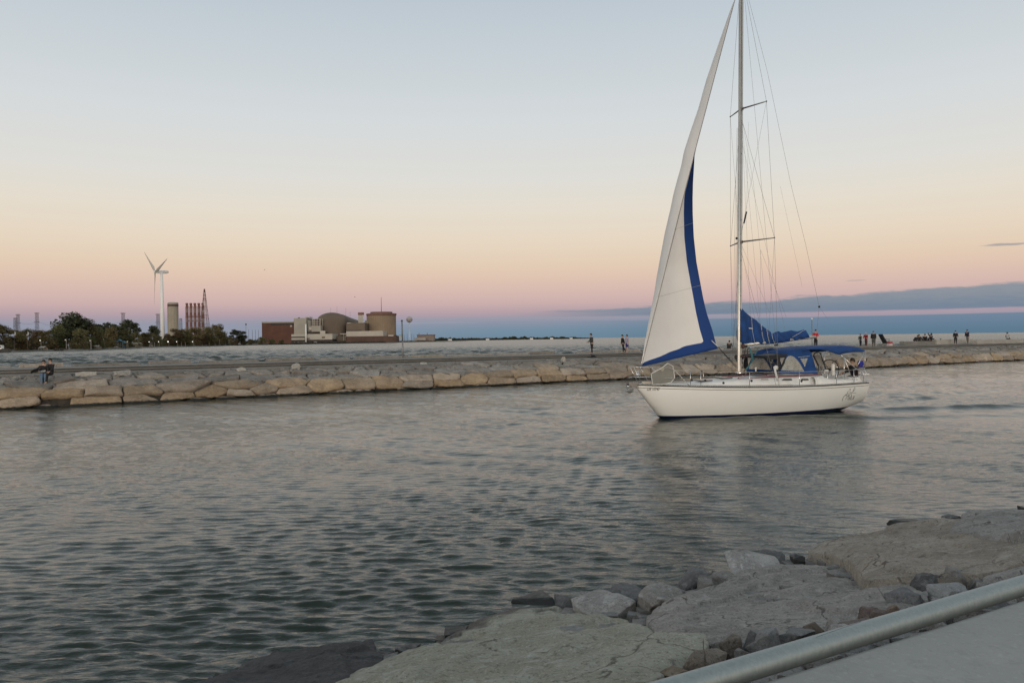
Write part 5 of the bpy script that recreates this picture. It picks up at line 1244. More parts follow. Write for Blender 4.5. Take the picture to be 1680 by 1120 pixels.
    for k in range(700):
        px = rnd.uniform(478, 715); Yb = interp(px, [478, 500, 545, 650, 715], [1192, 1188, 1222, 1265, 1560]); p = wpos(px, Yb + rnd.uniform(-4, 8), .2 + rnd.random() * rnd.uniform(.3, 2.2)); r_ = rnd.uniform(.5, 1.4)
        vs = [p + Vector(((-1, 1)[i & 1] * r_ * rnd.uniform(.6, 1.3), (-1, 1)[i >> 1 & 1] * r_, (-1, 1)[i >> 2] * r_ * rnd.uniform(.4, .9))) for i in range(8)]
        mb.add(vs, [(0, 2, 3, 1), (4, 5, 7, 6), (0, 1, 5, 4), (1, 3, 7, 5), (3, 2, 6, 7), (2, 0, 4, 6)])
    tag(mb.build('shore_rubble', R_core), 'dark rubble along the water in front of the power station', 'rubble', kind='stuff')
    # water tower
    Yt = 1500; E = empty('water_tower', wpos(672, Yt), 0, 'pale ball shaped water tower on a thin white column', 'tower')
    c = wpos(672, Yt, 0); zb = atz(671.6, 524, Yt).z; r = 5.2 * Yt / F
    mb = MB(); mb.lathe([(1.6, 0), (1.1, 8), (.9, zb - r), (1.6, zb - r * .85)], c, 14); rel(mb, E).build('column', K_white, E, smooth=True)
    mb = MB(); mb.ball((c.x, c.y, zb), r, 28, (1, 1, .98)); rel(mb, E).build('tank', mat('tank_paint', (.36, .34, .34), .5, var=.1, vscale=.3), E, smooth=True)
    mb = MB(); mb.lathe([(r * .99, -.5), (r * 1.04, -.3), (r * 1.04, .3), (r * .99, .5)], (c.x, c.y, zb), 28, False); rel(mb, E).build('walkway', K_trim, E)
    Y2 = 1640; E = empty('pump_house', wpos(697, Y2), 0, 'small pinkish flat roofed building right of the water tower', 'building')
    rel(pbox(MB(), 684, 711.5, 549.8, 559, Y2, 30), E).build('wall', mat('pinkish_wall', (.24, .19, .16), .9, var=.1, vscale=.1), E); rel(pbox(MB(), 683.6, 712, 549, 550, Y2 - .5, 31), E).build('roof_edge', K_trim, E)
    rel(pbox(MB(), 680, 698, 554, 558, Y2 - 12, 10), E).build('low_wing', K_light, E)
    for px in (687.5, 701): mb = MB(); mb.tube([atz(px, 550, Y2 + 3), atz(px, 546, Y2 + 3)], .5, 5); rel(mb, E).build('vent', K_band, E)
    E = empty('tank_shed', wpos(657, 1480), 0, 'small bright white shed left of the water tower', 'building'); rel(pbox(MB(), 654.5, 658.6, 550, 556, 1480, 8), E).build('wall', K_white, E); rel(pbox(MB(), 654.2, 659, 549.5, 550, 1479, 10), E).build('roof', K_light, E)
    for i, (px, yt) in enumerate(((664, 549), (668, 547.5), (675.5, 547), (679, 549), (403.5, 530.5), (408, 540), (414, 541), (419, 540.5), (424, 541))):
        mb = MB(); Yp = 1560 if px > 500 else 1500; mb.tube([wpos(px, Yp) + Vector((0, 0, 0)), atz(px, yt, Yp)], [.4, .22], 5); lab = ['first', 'second', 'third', 'last'][i] + ' thin pole near the foot of the water tower' if i < 4 else ('tall thin mast rising between the last tree and the brick hall' if i == 4 else 'thin pole left of the brick hall, %s from left' % ORD[i - 5])
        if i == 4: mb.box(atz(px, 532, Yp), (2.2, 2.2, 3))
        tag(mb.build('utility_pole', K_lat), lab, 'pole', 'thin poles by the power station')
station()

def lattice(px, ytop, Y, label, wtop=.9, wbot=2.4, arms=3, red=False, armw=5.5, name='pylon', nseg=9, ybase=556):
    b = wpos(px, Y, .5); H = atz(px, ytop, Y).z - .5; E = empty(name, b, 0, label, 'pylon' if name == 'pylon' else 'mast', 'transmission pylons behind the trees' if name == 'pylon' else None)
    mb = MB(); mb2 = MB(); th = .24 if not red else .26
    def w_(t): return lerp(wbot, wtop, t)
    for sx_, sy_ in ((1, 1), (1, -1), (-1, -1), (-1, 1)): mb.tube([(sx_ * w_(0), sy_ * w_(0), 0), (sx_ * w_(1), sy_ * w_(1), H)], th, 4)
    for i in range(nseg):
        t0, t1 = i / nseg, (i + 1) / nseg; z0, z1 = H * t0, H * t1; a, c = w_(t0), w_(t1)
        for q in ((1, 1, -1, 1), (1, -1, -1, -1), (1, 1, 1, -1), (-1, 1, -1, -1)):
            m2 = mb if not (red and i % 2) else mb2
            m2.tube([(q[0] * a, q[1] * a, z0), (q[2] * c, q[3] * c, z1)], th * .6, 3); m2.tube([(q[2] * a, q[3] * a, z0), (q[0] * c, q[1] * c, z1)], th * .6, 3); m2.tube([(q[0] * c, q[1] * c, z1), (q[2] * c, q[3] * c, z1)], th * .6, 3)
    mb.build('frame', K_red if red else K_lat, E)
    if red: mb2.build('bracing', K_light, E)
    for k in range(arms):
        mb = MB(); z = H * (1 - .26 * k) - .3; wv = armw * (1 if k == 0 else 1.1)
        mb.tube([(-wv, 0, z), (wv, 0, z)], th * 1.1, 4); mb.tube([(-wv, 0, z), (0, 0, z - 1.6)], th * .6, 3); mb.tube([(wv, 0, z), (0, 0, z - 1.6)], th * .6, 3)
        for s_ in (-1, 1): mb.tube([(s_ * wv * .95, 0, z), (s_ * wv * .95, 0, z - 2.)], th * .8, 4)
        mb.build('crossarm', K_lat, E)
    return E
P0 = [(25.5, 521.5, 1750, 'shorter left one of the two pylons standing together at the far left'), (30, 515.5, 1750, 'taller right one of the two pylons standing together at the far left'), (61, 513, 1700, 'lone lattice pylon left of the tallest tree'), (202.5, 513.3, 1700, 'lattice pylon rising behind the open dark trees'), (259.7, 515, 1700, 'lattice pylon partly behind the turbine tower'), (297, 522.3, 1900, 'small lattice pylon right of the concrete silo')]
for px, yt, Y, lab in P0: lattice(px, yt, Y, lab, 2.2, 3.0, 3 if px != 297 else 1, armw=5.5 if px not in (25.5, 297) else 3.2)
mb = MB()
for z in (54, 42):
    for off_ in (-5, 5):
        pts = []
        for i in range(25):
            t = i / 24; px = lerp(61, 202.5, t); p = wpos(px, 1700); p.z = z - 18 * (1 - (2 * t - 1) ** 2); p.y += off_; pts.append(p)
        mb.tube(pts, .09, 3, False)
        pts = []
        for i in range(15): t = i / 14; px = lerp(30, 61, t); p = wpos(px, 1725); p.z = z - 5 * (1 - (2 * t - 1) ** 2); p.y += off_; pts.append(p)
        mb.tube(pts, .09, 3, False)
tag(mb.build('power_lines', K_lat), 'thin sagging power lines strung between the pylons above the trees', 'power lines')
lattice(336.5, 474, 1080, 'red and white tapering lattice mast right of the five chimneys', .5, 6.6, 0, True, name='lattice_mast', nseg=13)
def stacks():
    Y = 1100
    for i, px in enumerate((307.3, 313.8, 320.4, 326.9, 333.3)):
        b = wpos(px, Y, .5); H = atz(px, 497.5, Y).z - .5
        E = empty('chimney', b, 0, '%s of the five red and white banded chimneys' % ('leftmost', 'second from left', 'middle', 'fourth from left', 'rightmost')[i], 'chimney', 'row of five banded chimneys')
        nb = 9
        for k in range(nb):
            mb = MB(); z0, z1 = H * k / nb, H * (k + 1) / nb; mb.lathe([(1.5, z0), (1.5, z1)], (0, 0, 0), 12, False); mb.build('band', K_red if k % 2 == 0 else mat('faded_white', (.20, .14, .13), .8), E)
        mb = MB(); mb.lathe([(1.9, H - 1.2), (1.9, H - .2), (1.2, H + .4)], (0, 0, 0), 12); mb.build('cap', K_trim, E)
        for z in (H * .42, H * .66, H * .9): mb = MB(); mb.lathe([(2.4, z), (2.4, z + .7)], (0, 0, 0), 10); mb.build('platform', K_trim, E)
        mb = MB(); mb.tube([(2.2, 0, 0), (2.2, 0, H * .95)], .25, 4); mb.tube([(-2.1, 0, 0), (-2.1, 0, H * .9)], .2, 4); mb.build('ladder', K_trim, E)
    a, b = wpos(307, Y + 3), wpos(333.5, Y + 3)
    for y, nm in ((519, 'upper'), (526.5, 'lower')):
        z = atz(320, y, Y).z; mb = MB(); mb.box(((a.x + b.x) / 2, Y + 3, z), (b.x - a.x, 1.4, .8))
        for k in range(9): x = lerp(a.x, b.x, k / 8); mb.tube([(x, Y + 3, z), (x, Y + 3, z + 1.6)], .12, 3)
        mb.tube([(a.x, Y + 3, z + 1.6), (b.x, Y + 3, z + 1.6)], .14, 3)
        tag(mb.build('walkway', K_trim), nm + ' steel walkway linking the five banded chimneys', 'walkway')
    Y = 1000; b = wpos(284.5, Y, 0); H = atz(284.5, 495.8, Y).z; r = 8.3 * Y / F; E = empty('silo', b, 0, 'tall plain concrete silo with a dark band near its top, right of the wind turbine', 'silo')
    mb = MB(); mb.lathe([(r, 0), (r, H - 5.2)], (0, 0, 0), 40); mb.build('wall', mat('silo_concrete', (.30, .265, .205), .9, var=.1, vscale=.08), E)
    mb = MB(); mb.lathe([(r * 1.02, H - 5.4), (r * 1.02, H - 2.6)], (0, 0, 0), 40); mb.build('band', mat('silo_band', (.09, .055, .045), .8), E)
    mb = MB(); mb.lathe([(r * 1.01, H - 2.6), (r * 1.01, H - 1.2), (r * .9, H - .3), (r * .4, H)], (0, 0, 0), 40); mb.build('roof', K_tower, E)
    for k in range(5): a = R(200 + 35 * k); mb = MB(); mb.box((r * 1.0 * math.cos(a), r * math.sin(a), H * .45), (.5, .5, H * .9), a); mb.build('rib', K_tower, E)
stacks()
def turbine():
    Y = 920.; b = wpos(267.2, Y, .5); hub = atz(258.3, 446.3, Y); E = empty('wind_turbine', b, 0, 'white wind turbine with three slender blades rising behind the trees', 'wind turbine')
    tt = atz(265.0, 446.5, Y); mb = MB(); pts = [b, (b + tt) / 2 + Vector((0, 0, 0)), tt]; mb.tube([p - b for p in pts], [2.55, 2.0, 1.45], 24); mb.build('tower', K_white, E, smooth=True)
    ax = Vector((.70, .71, .04)).normalized(); hubp = Vector((hub.x, Y - 2.5, hub.z)); e = hubp - b
    B1 = Vector((-21.66, 20.05, 25.5)); B2 = Vector((25.9, -26.2, 12.7)); B3 = -(B1 + B2)
    mb = MB(); side = ax.cross(Vector((0, 0, 1))).normalized(); up = side.cross(ax)
    secs = [(-1.5, .2), (0., 1.5), (1.5, 1.9), (8, 2.0), (12, 1.8), (13.5, 1.2)]; vs = []; n = 12
    for d, r_ in secs:
        for k in range(n): a = 2 * math.pi * k / n; q = abs(math.cos(a)) ** .6 * (1 if math.cos(a) > 0 else -1), abs(math.sin(a)) ** .6 * (1 if math.sin(a) > 0 else -1); vs.append(e + ax * d + side * q[0] * r_ + up * q[1] * r_ * .95)
    mb.add(vs, [(i * n + k, i * n + (k + 1) % n, (i + 1) * n + (k + 1) % n, (i + 1) * n + k) for i in range(len(secs) - 1) for k in range(n)] + [tuple(range(n)), tuple((len(secs) - 1) * n + k for k in range(n))]); nac = mb.build('nacelle', K_white, E, smooth=True)
    mb = MB(); q0 = e + ax * 2 - side * 1.93; q1 = e + ax * 11 - side * 1.93
    mb.prism([q0 + up * .3, q1 + up * .3, q1 - up * .5, q0 - up * .5], side * -.05); mb.build('dark_stripe', K_dome, nac)
    mb = MB(); vs = []
    for d, r_ in ((-3.2, .1), (-2.8, .9), (-1.8, 1.4), (-.4, 1.5)):
        for k in range(n): a = 2 * math.pi * k / n; vs.append(e + ax * d + side * math.cos(a) * r_ + up * math.sin(a) * r_)
    mb.add(vs, [(i * n + k, i * n + (k + 1) % n, (i + 1) * n + (k + 1) % n, (i + 1) * n + k) for i in range(3) for k in range(n)] + [tuple(range(n))]); mb.build('hub', K_white, E, smooth=True)
    hc = e - ax * 1.6
    for Bv in (B1, B2, B3):
        d = Bv.normalized(); ch = ax.cross(d).normalized(); L = 39; mb = MB(); vs = []; st = [(0, .8, .8, 0), (2.5, .8, .75, 0), (7, 1.75, .45, .35), (14, 1.35, .3, .2), (24, .9, .18, .1), (34, .5, .1, .04), (38.6, .2, .05, 0), (39, .05, .02, 0)]; n = 10
        for t, c_, th, tw in st:
            cc = ch * math.cos(tw + .15) + ax * math.sin(tw + .15); tt_ = d.cross(cc)
            for k in range(n): a = 2 * math.pi * k / n; vs.append(hc + d * t + cc * (math.cos(a) * c_ + .35 * c_ * (t > 3)) + tt_ * math.sin(a) * th)
        mb.add(vs, [(i * n + k, i * n + (k + 1) % n, (i + 1) * n + (k + 1) % n, (i + 1) * n + k) for i in range(len(st) - 1) for k in range(n)] + [tuple((len(st) - 1) * n + k for k in range(n))]); mb.build('blade', mat('blade_paint', (.42, .40, .37), .5), E, smooth=True)
turbine()

# ------------------------------------------------------------------ park along the far shore
LAMP = mat('lit_lamp', (.9, .9, .85), .5, emit=((1, .96, .86), 3)); LAMPD = mat('dim_lamp', (.6, .6, .55), .5, emit=((1, .9, .75), 1.2))
def park():
    lamps = [(66.5, 558.3, 430, 1, 'lit park lamp furthest left, under the lone pylon'), (108, 557.5, 455, 0, 'dim park lamp left of the pale pavilion'), (148.5, 558.5, 455, 0, 'dim park lamp right of the pale pavilion'), (170.7, 557.3, 455, 1, 'lit park lamp left of the blue play structure'), (209.5, 560.3, 520, 0, 'dim park lamp right of the blue play structure'),
             (245.3, 560.7, 690, 1, 'lit lamp left of the turbine tower'), (260.8, 560.3, 700, 1, 'lit lamp just left of the turbine tower foot'), (276.3, 560.3, 715, 2, 'brightest lit lamp, right of the turbine tower foot'), (290.3, 560.4, 740, 1, 'lit lamp below the concrete silo'), (316.4, 560.2, 790, 1, 'lit lamp below the chimneys'), (369.7, 558.6, 850, 1, 'lit lamp near the right end of the wood')]
    for px, yl, Y, lit, lab in lamps:
        Y = shore_y(px) + 9
        b = wpos(px + .6, Y, .6); top = atz(px, yl, Y); E = empty('street_lamp', b, 0, lab, 'lamp', 'lamps along the far shore'); h = top.z - b.z
        mb = MB(); mb.tube([(0, 0, 0), (0, 0, h + .6), (-.3 * Y / 430, -.2, h + .5)], [.14, .1, .08], 6); mb.build('post', K_light, E)
        mb = MB(); mb.ball((-.38 * Y / 430, -.25, h), .26 * Y / 500 * (1.1 if lit == 2 else .8), 10, (1, 1, .8)); mb.build('lamp_head', LAMP if lit else LAMPD, E, smooth=True)
    for i, px in enumerate((23.5, 45)):
        Y = 400; E = empty('banner_pole', wpos(px, Y), 0, ('left' if i == 0 else 'right') + ' one of two pale banners hanging on tall poles before the trees', 'banner', 'pale banners before the far trees')
        H = atz(px, 544.5, Y).z; mb = MB(); mb.tube([(0, 0, -.4), (0, 0, H)], .09, 6); mb.build('pole', K_lat, E)
        mb = MB(); mb.grid(lambda u, v: (.15 + .9 * u * (1 - .4 * v) - .3 + .25 * math.sin(v * 5), .12 * math.sin(u * 5 + v * 4), H - .2 - 2.1 * v - .5 * u), 6, 10); mb.build('cloth', mat('banner_cloth', (.36, .37, .38), .8), E, solid=.02)
    Y = 470; E = empty('pavilion', wpos(125, Y), 0, 'low pale beach pavilion with a flat dark roof under the trees', 'building')
    rel(pbox(MB(), 113, 137, 563.4, 570.3, Y, 5), E).build('wall', mat('pavilion_wall', (.33, .27, .20), .9, var=.1, vscale=.5), E)
    mb = pbox(MB(), 111, 138.5, 561.2, 563.4, Y - 1, 8); rel(mb, E).build('roof', K_dome, E); rel(pbox(MB(), 129, 130.3, 564.3, 570.3, Y - .1, .3), E).build('door', K_band, E); rel(pbox(MB(), 134.6, 136, 564.3, 570.3, Y - .1, .3), E).build('door', K_band, E)
    for k, (x0, x1, y0, y1, Y, lab) in enumerate(((151.5, 164, 566, 570, 500, 'long low white tent between the pavilion and the play structure'), (66, 75, 567.5, 571, 436, 'small white tent below the furthest left lamp'), (-6, 5, 565.2, 571, 385, 'white van cut by the left edge below the trees'))):
        E = empty('tent' if k < 2 else 'van', wpos((x0 + x1) / 2, Y), 0, lab, 'tent' if k < 2 else 'van')
        p, q = atz(x0, y1, Y), atz(x1, y0, Y); wv = q.x - p.x; hv = q.z - .6
        if k < 2:
            mb = MB(); mb.grid(lambda u, v: ((u - .5) * wv, (v - .5) * 4, hv * (.55 + .45 * (1 - abs(2 * v - 1)) * (.75 + .25 * math.sin(u * math.pi * 3) ** 2))), 12, 8); mb.build('roof', mat('tent_cloth', (.42, .38, .33), .8), E, solid=.04)
            for sx_ in (-.48, 0, .48):
                for sy_ in (-1.9, 1.9): mb = MB(); mb.tube([(sx_ * wv, sy_, 0), (sx_ * wv, sy_, hv * .56)], .06, 5); mb.build('leg', K_light, E)
            mb = MB(); mb.box((0, 1.9, hv * .27), (wv * .96, .04, hv * .5)); mb.build('back_wall', MATS['tent_cloth'], E)
        else:
            mb = MB(); mb.box((0, 0, hv * .55), (wv, 1.9, hv * .7), 0, .93); mb.build('body', K_white, E, bevel=.15)
            mb = MB(); mb.box((wv * .1, -.93, hv * .68), (wv * .62, .03, hv * .22)); mb.build('window', K_band, E)
            for s_ in (-.3, .3):
                mb = MB(); mb.tube([(s_ * wv, -.98, .35), (s_ * wv, -.75, .35)], .35, 12); mb.build('wheel', M_dark, E)
    o = poly_rock(wpos(5, 372, .7), (4.5, 3, 1.6), 77, R_core, 'boulder', 'dark mound of rock at the water, bottom of the far left shore', None)
    o = poly_rock(wpos(104, 444, .5), (3.2, 2, 1.1), 78, R_core, 'boulder', 'dark rock at the tip of the small headland left of the pavilion', None)
    o = poly_rock(wpos(95, 442, .5), (2.2, 2, .8), 79, R_core, 'boulder', 'lower dark rock just left of the headland tip', None)
    Y = 566; E = empty('play_structure', wpos(193, Y), 0, 'blue playground climbing frame with sloping roofs on the far shore', 'playground'); s_ = Y / F
    fb_ = mat('play_blue', (.03, .11, .16), .6)
    for x0 in (-10, -4, 2, 8, 14):
        mb = MB(); mb.tube([(x0 * s_, 0, 0), (x0 * s_, 0, 9 * s_)], .1, 5); mb.tube([(x0 * s_, 2, 0), (x0 * s_, 2, 9 * s_)], .1, 5); mb.build('post', K_light if x0 > 1 else fb_, E)
    for x0, w_, z in ((-6, 9, 9), (2, 7, 11), (9, 6, 8)):
        mb = MB(); mb.prism([((x0 - w_ / 2) * s_, -.4, z * s_), ((x0 + w_ / 2) * s_, -.4, z * s_), (x0 * s_, -.4, (z + 3.4) * s_)], (0, 3, 0)); mb.build('roof', fb_, E)
    mb = MB(); mb.box((-2 * s_, 1, 4.5 * s_), (14 * s_, 2, .25)); mb.build('deck', K_dome, E)
    mb = MB(); mb.tube(smooth_curve([(4 * s_, 0, 5 * s_), (9 * s_, -.5, 3.4 * s_), (13 * s_, -1, .4)], 5), .35, 6); mb.build('slide', fb_, E)
    for i, (px, lab) in enumerate(((216, 'left'), (222, 'middle'), (229, 'right'))):
        Y = shore_y(px) + 9; E = empty('shelter', wpos(px, Y), 0, lab + ' one of the small open picnic shelters right of the play structure', 'shelter', 'picnic shelters on the far shore'); s_ = Y / F
        for sx_ in (-2, 2):
            for sy_ in (0, 2): mb = MB(); mb.tube([(sx_ * s_, sy_, 0), (sx_ * s_, sy_, 6 * s_)], .09, 5); mb.build('post', K_light, E)
        mb = MB(); mb.prism([(-3 * s_, -.3, 6 * s_), (3 * s_, -.3, 6 * s_), (0, -.3, 7.6 * s_)], (0, 2.6, 0)); mb.build('roof', K_tower, E)
    # short posts along the beach
    for i, px in enumerate((253.5, 297.5, 304, 343, 360.3, 375.5)):
        Y = shore_y(px) + 8; b = wpos(px, Y, .5); mb = MB(); h = atz(px, 557 if px > 355 else 561.5, Y).z; mb.tube([b, (b.x, b.y, h)], .16, 5); mb.ball((b.x, b.y, h), .2, 6)
        tag(mb.build('post', K_light), ORD[i] + ' plain pale post from the left along the turbine side shore', 'post', 'pale posts on the far shore')
park()

# ------------------------------------------------------------------ things on the far pier
def on_pier(px, w_, h=1.905):
    a = pier_px(px, w_, h); return pier(a, w_, h)
p = on_pier(660.5, 8.6); E = empty('steel_pole', p, 0, 'thin grey steel pole standing on the far pier', 'pole'); H = atz(659, 526.5, p.y).z - p.z
mb = MB(); mb.tube([(0, 0, 0), (-.02, 0, H * .45)], .062, 10); mb.build('shaft', mat('pole_pale', (.22, .22, .22), .5, metal=.3), E, smooth=True); mb = MB(); mb.tube([(-.02, 0, H * .45), (-.05, 0, H)], .058, 10); mb.build('upper_shaft', M_galv_pole, E, smooth=True)
mb = MB(); mb.tube([(-.05, 0, H), (-.05, 0, H + .08)], .08, 10); mb.build('cap', M_dark, E); mb = MB(); mb.lathe([(.16, 0), (.16, .03), (.07, .05)], (0, 0, 0), 12); mb.build('base_plate', M_galv_pole, E)
p = on_pier(1332, 8.); E = empty('post', p, 0, 'slim dark post with a white top beside the man in the red jacket', 'post'); H = atz(1332, 523, p.y).z - p.z
mb = MB(); mb.tube([(0, 0, 0), (0, 0, H)], .05, 8); mb.build('shaft', M_galv_pole, E); mb = MB(); mb.ball((0, 0, H), .1, 8); mb.build('cap', K_white, E)
p = on_pier(970.5, 4.6, 1.66); mb = MB(); mb.box((0, 0, .05), (.75, .4, .1), .5, .8); mb.ball((.1, .05, .12), .13, 8, (1.6, 1, .6)); o = mb.build('bag', cloth('black', (.012, .012, .015)), bevel=.03); o.location = p; tag(o, 'flat black bag lying on the ledge below the lone standing man', 'bag')
p = on_pier(1459.5, 7.5); E = empty('cool_box', p, R(31), 'red cool box with a white base standing on the far pier', 'box')
mb = MB(); mb.box((0, 0, .16), (.55, .36, .3)); mb.build('body', mat('box_white', (.5, .4, .4), .5), E, bevel=.02); mb = MB(); mb.box((0, 0, .4), (.58, .4, .2)); mb.build('lid', mat('box_red', (.32, .02, .03), .5), E, bevel=.03); mb = MB(); mb.tube(smooth_curve([(-.3, 0, .3), (-.28, 0, .56), (.28, 0, .56), (.3, 0, .3)], 4), .015, 5); mb.build('handle', M_dark, E)
p = on_pier(1451, 8.2); E = empty('folding_chair', p, R(31), 'dark reclining folding chair left of the red cool box', 'chair'); cd = cloth('dark_navy', (.012, .016, .02))
mb = MB(); mb.prism([(-.85, -.25, 1.35), (-.72, -.25, 1.4), (.15, -.25, .38), (.02, -.25, .3)], (0, .5, 0)); mb.build('backrest', cd, E); mb = MB(); mb.prism([(.0, -.25, .34), (.12, -.25, .40), (.62, -.25, .52), (.6, -.25, .46)], (0, .5, 0)); mb.build('seat', cd, E)
for s_ in (-.27, .27): mb = MB(); mb.tube([(-.4, s_, .0), (.55, s_, .75)], .016, 5); mb.tube([(.5, s_, 0), (-.2, s_, .8)], .016, 5); mb.tube([(-.45, s_, .85), (.55, s_, .78)], .02, 5); mb.build('frame', M_dark, E)

# ------------------------------------------------------------------ people
PEOPLE = []
def skel(name, verts, edges, radii, m_, parent, flip=False):
    me = bpy.data.meshes.new(name); me.from_pydata([tuple(v) for v in verts], edges, []); o = bpy.data.objects.new(name, me); C.objects.link(o); o.parent = parent
    md = o.modifiers.new('skin', 'SKIN'); md.use_smooth_shade = True; sb = o.modifiers.new('sub', 'SUBSURF'); sb.levels = 1; sb.render_levels = 1
    lay = me.skin_vertices[0].data if me.skin_vertices else None
    if lay is None:
        bm = bmesh.new(); bm.from_mesh(me); bm.verts.layers.skin.verify(); bm.to_mesh(me); bm.free(); lay = me.skin_vertices[0].data
    for i, r in enumerate(radii): lay[i].radius = r if isinstance(r, tuple) else (r, r)
    lay[0].use_root = True
    PEOPLE.append((o, m_)); return o
def person(label, loc, face, P, top, bot, hair, H=1.72, skin=None, cap=None, shoes=(.02, .02, .02), shorts=False, coat=False, bulk=1.18, group='people on the far pier', hand_open=False):
    """P: leg angles thL shL thR shR (0 = straight down, + forward), lean, uaL faL uaR faR, head tilt, arm spread"""
    E = empty('person', loc, face, label, 'person', group); s = H / 1.72; skin = skin or M_skin
    thl, shl, thr, shr, lean, ual, fal, uar, far_, hd, spr = [R(v) if i < 10 else v for i, v in enumerate(P)]
    def d(a, b=0): return Vector((math.sin(a), b, -math.cos(a)))
    tl, sl_, ual_, fal_ = .425 * s, .43 * s, .29 * s, .25 * s
    pel = Vector((0, 0, 0)); legs = []
    for sd, th, sh in ((1, thl, shl), (-1, thr, shr)):
        hip = pel + Vector((0, sd * .085 * s, -.02 * s)); knee = hip + d(th, sd * .02) * tl; ank = knee + d(sh) * sl_
        ft = sh if abs(sh) < .6 and sh < 0 else 0
        heel = ank + Vector((-.04 * s, 0, -.06 * s)); toe = ank + Vector((math.cos(-ft * .5) * .19 * s, sd * .02, -.065 * s + math.sin(ft * .5) * .1)); legs.append((hip, knee, ank, toe))
    seat = 'seat' in label or P[0] > 60
    low = min(min(l[2].z, l[3].z) for l in legs) - .015 * s
    up = Vector((math.sin(lean), 0, math.cos(lean))); waist = pel + up * .14 * s; chest = pel + up * .34 * s; nb = pel + up * .49 * s
    nk = nb + (up + Vector((.25, 0, 0)) * math.sin(lean + hd) ) * .07 * s; hu = Vector((math.sin(lean * .4 + hd), 0, math.cos(lean * .4 + hd)))
    h0 = nk + hu * .045 * s + Vector((.015, 0, 0)); h1 = nk + hu * .13 * s + Vector((.012, 0, 0)); h2 = nk + hu * .2 * s
    V = [pel, waist, chest, nb, nk, h0, h1, h2]; Ed = [(0, 1), (1, 2), (2, 3), (3, 4), (4, 5), (5, 6), (6, 7)]; b_ = bulk
    Rr = [(.15 * s * b_, .11 * s * b_), (.135 * s * b_, .10 * s * b_), (.155 * s * b_, .11 * s * b_), (.085 * s, .065 * s), .05 * s, (.062 * s, .072 * s), (.078 * s, .09 * s), (.05 * s, .06 * s)]
    Lr = [.09, .062, .042, .032]; arms = []
    for l in legs:
        i0 = len(V); V += list(l); Ed += [(0, i0), (i0, i0 + 1), (i0 + 1, i0 + 2), (i0 + 2, i0 + 3)]; Rr += [r * s * (b_ if k < 2 else 1) for k, r in enumerate(Lr)]
    for sd, ua, fa in ((1, ual, fal), (-1, uar, far_)):
        sh_ = nb + Vector((0, sd * .17 * s, -.04 * s)); el_ = sh_ + d(ua, sd * spr).normalized() * ual_; wr = el_ + d(fa, sd * (spr * .2 - .12)).normalized() * fal_; fd = (wr - el_).normalized()
        palm = wr + fd * .06 * s; arms.append((sh_, el_, wr, palm, fd, sd)); i0 = len(V)
        V += [sh_, el_, wr, palm]; Ed += [(3, i0), (i0, i0 + 1), (i0 + 1, i0 + 2), (i0 + 2, i0 + 3)]; Rr += [.048 * s, .04 * s, .028 * s, (.036 * s, .02 * s)]
        lat = fd.cross(Vector((0, sd, 0))); lat = lat.normalized() if lat.length > .1 else Vector((1, 0, 0))
        for k, (o_, L) in enumerate(((-.027, .07), (-.009, .085), (.009, .08), (.027, .062), (.04, .05))):
            a = palm + lat * o_ * s + fd * (.015 if k < 4 else -.03) * s; cu = Vector((0, -sd, 0)) * .35; b2 = a + (fd + cu * .4 + (lat * .9 if k == 4 else Vector())).normalized() * L * .5 * s; c2 = b2 + (fd + cu * 1.4).normalized() * L * .45 * s
            j = len(V); V += [b2, c2]; Ed += [(i0 + 3, j), (j, j + 1)]; Rr += [.0095 * s, .0075 * s]
    body = skel('body', V, Ed, Rr, skin, E)
    off = .018 * s * (1.6 if coat else 1)
    # jacket / shirt
    V2 = [pel - up * (.02 if not coat else .12) * s, pel + up * .06 * s, waist, chest, nb + up * .015]; R2 = [(.16 * s * b_ + off, .12 * s * b_ + off), (.155 * s * b_ + off, .118 * s * b_ + off), (.14 * s * b_ + off, .108 * s * b_ + off), (.16 * s * b_ + off, .115 * s * b_ + off), (.125 * s + off * .6, .10 * s + off * .6)]; E2 = [(0, 1), (1, 2), (2, 3), (3, 4)]
    for a in arms:
        i0 = len(V2); end = a[2] if top[1] == 'long' else a[0] + (a[1] - a[0]) * .75
        V2 += [a[0], (a[1] if top[1] == 'long' else end)]; R2 += [.078 * s + off * .6, .052 * s + off * .5]; E2 += [(4, i0), (i0, i0 + 1)]
        if top[1] == 'long': V2.append(end); R2.append(.036 * s + off * .5); E2.append((i0 + 1, i0 + 2))
    skel('jacket' if top[1] == 'long' else 'shirt', V2, E2, R2, cloth(top[2], top[0]), E)
    V3 = [pel + up * .03 * s, pel - up * .05 * s]; E3 = [(0, 1)]; R3 = [(.15 * s * b_ + .012, .115 * s * b_ + .012), (.14 * s * b_ + .012, .11 * s * b_ + .012)]
    for l in legs:
        i0 = len(V3); V3 += [l[0], l[0] + (l[1] - l[0]) * .55, l[1]] + ([] if shorts else [l[1] + (l[2] - l[1]) * .5, l[2]]); R3 += [.10 * s * b_ + .01, .085 * s * b_ + .01, .068 * s * b_ + .01] + ([] if shorts else [.058 * s + .012, .05 * s + .01])
        E3 += [(1, i0)] + [(k, k + 1) for k in range(i0, i0 + (2 if shorts else 4))]
    skel('shorts' if shorts else 'trousers', V3, E3, R3, cloth(bot[1], bot[0]), E)
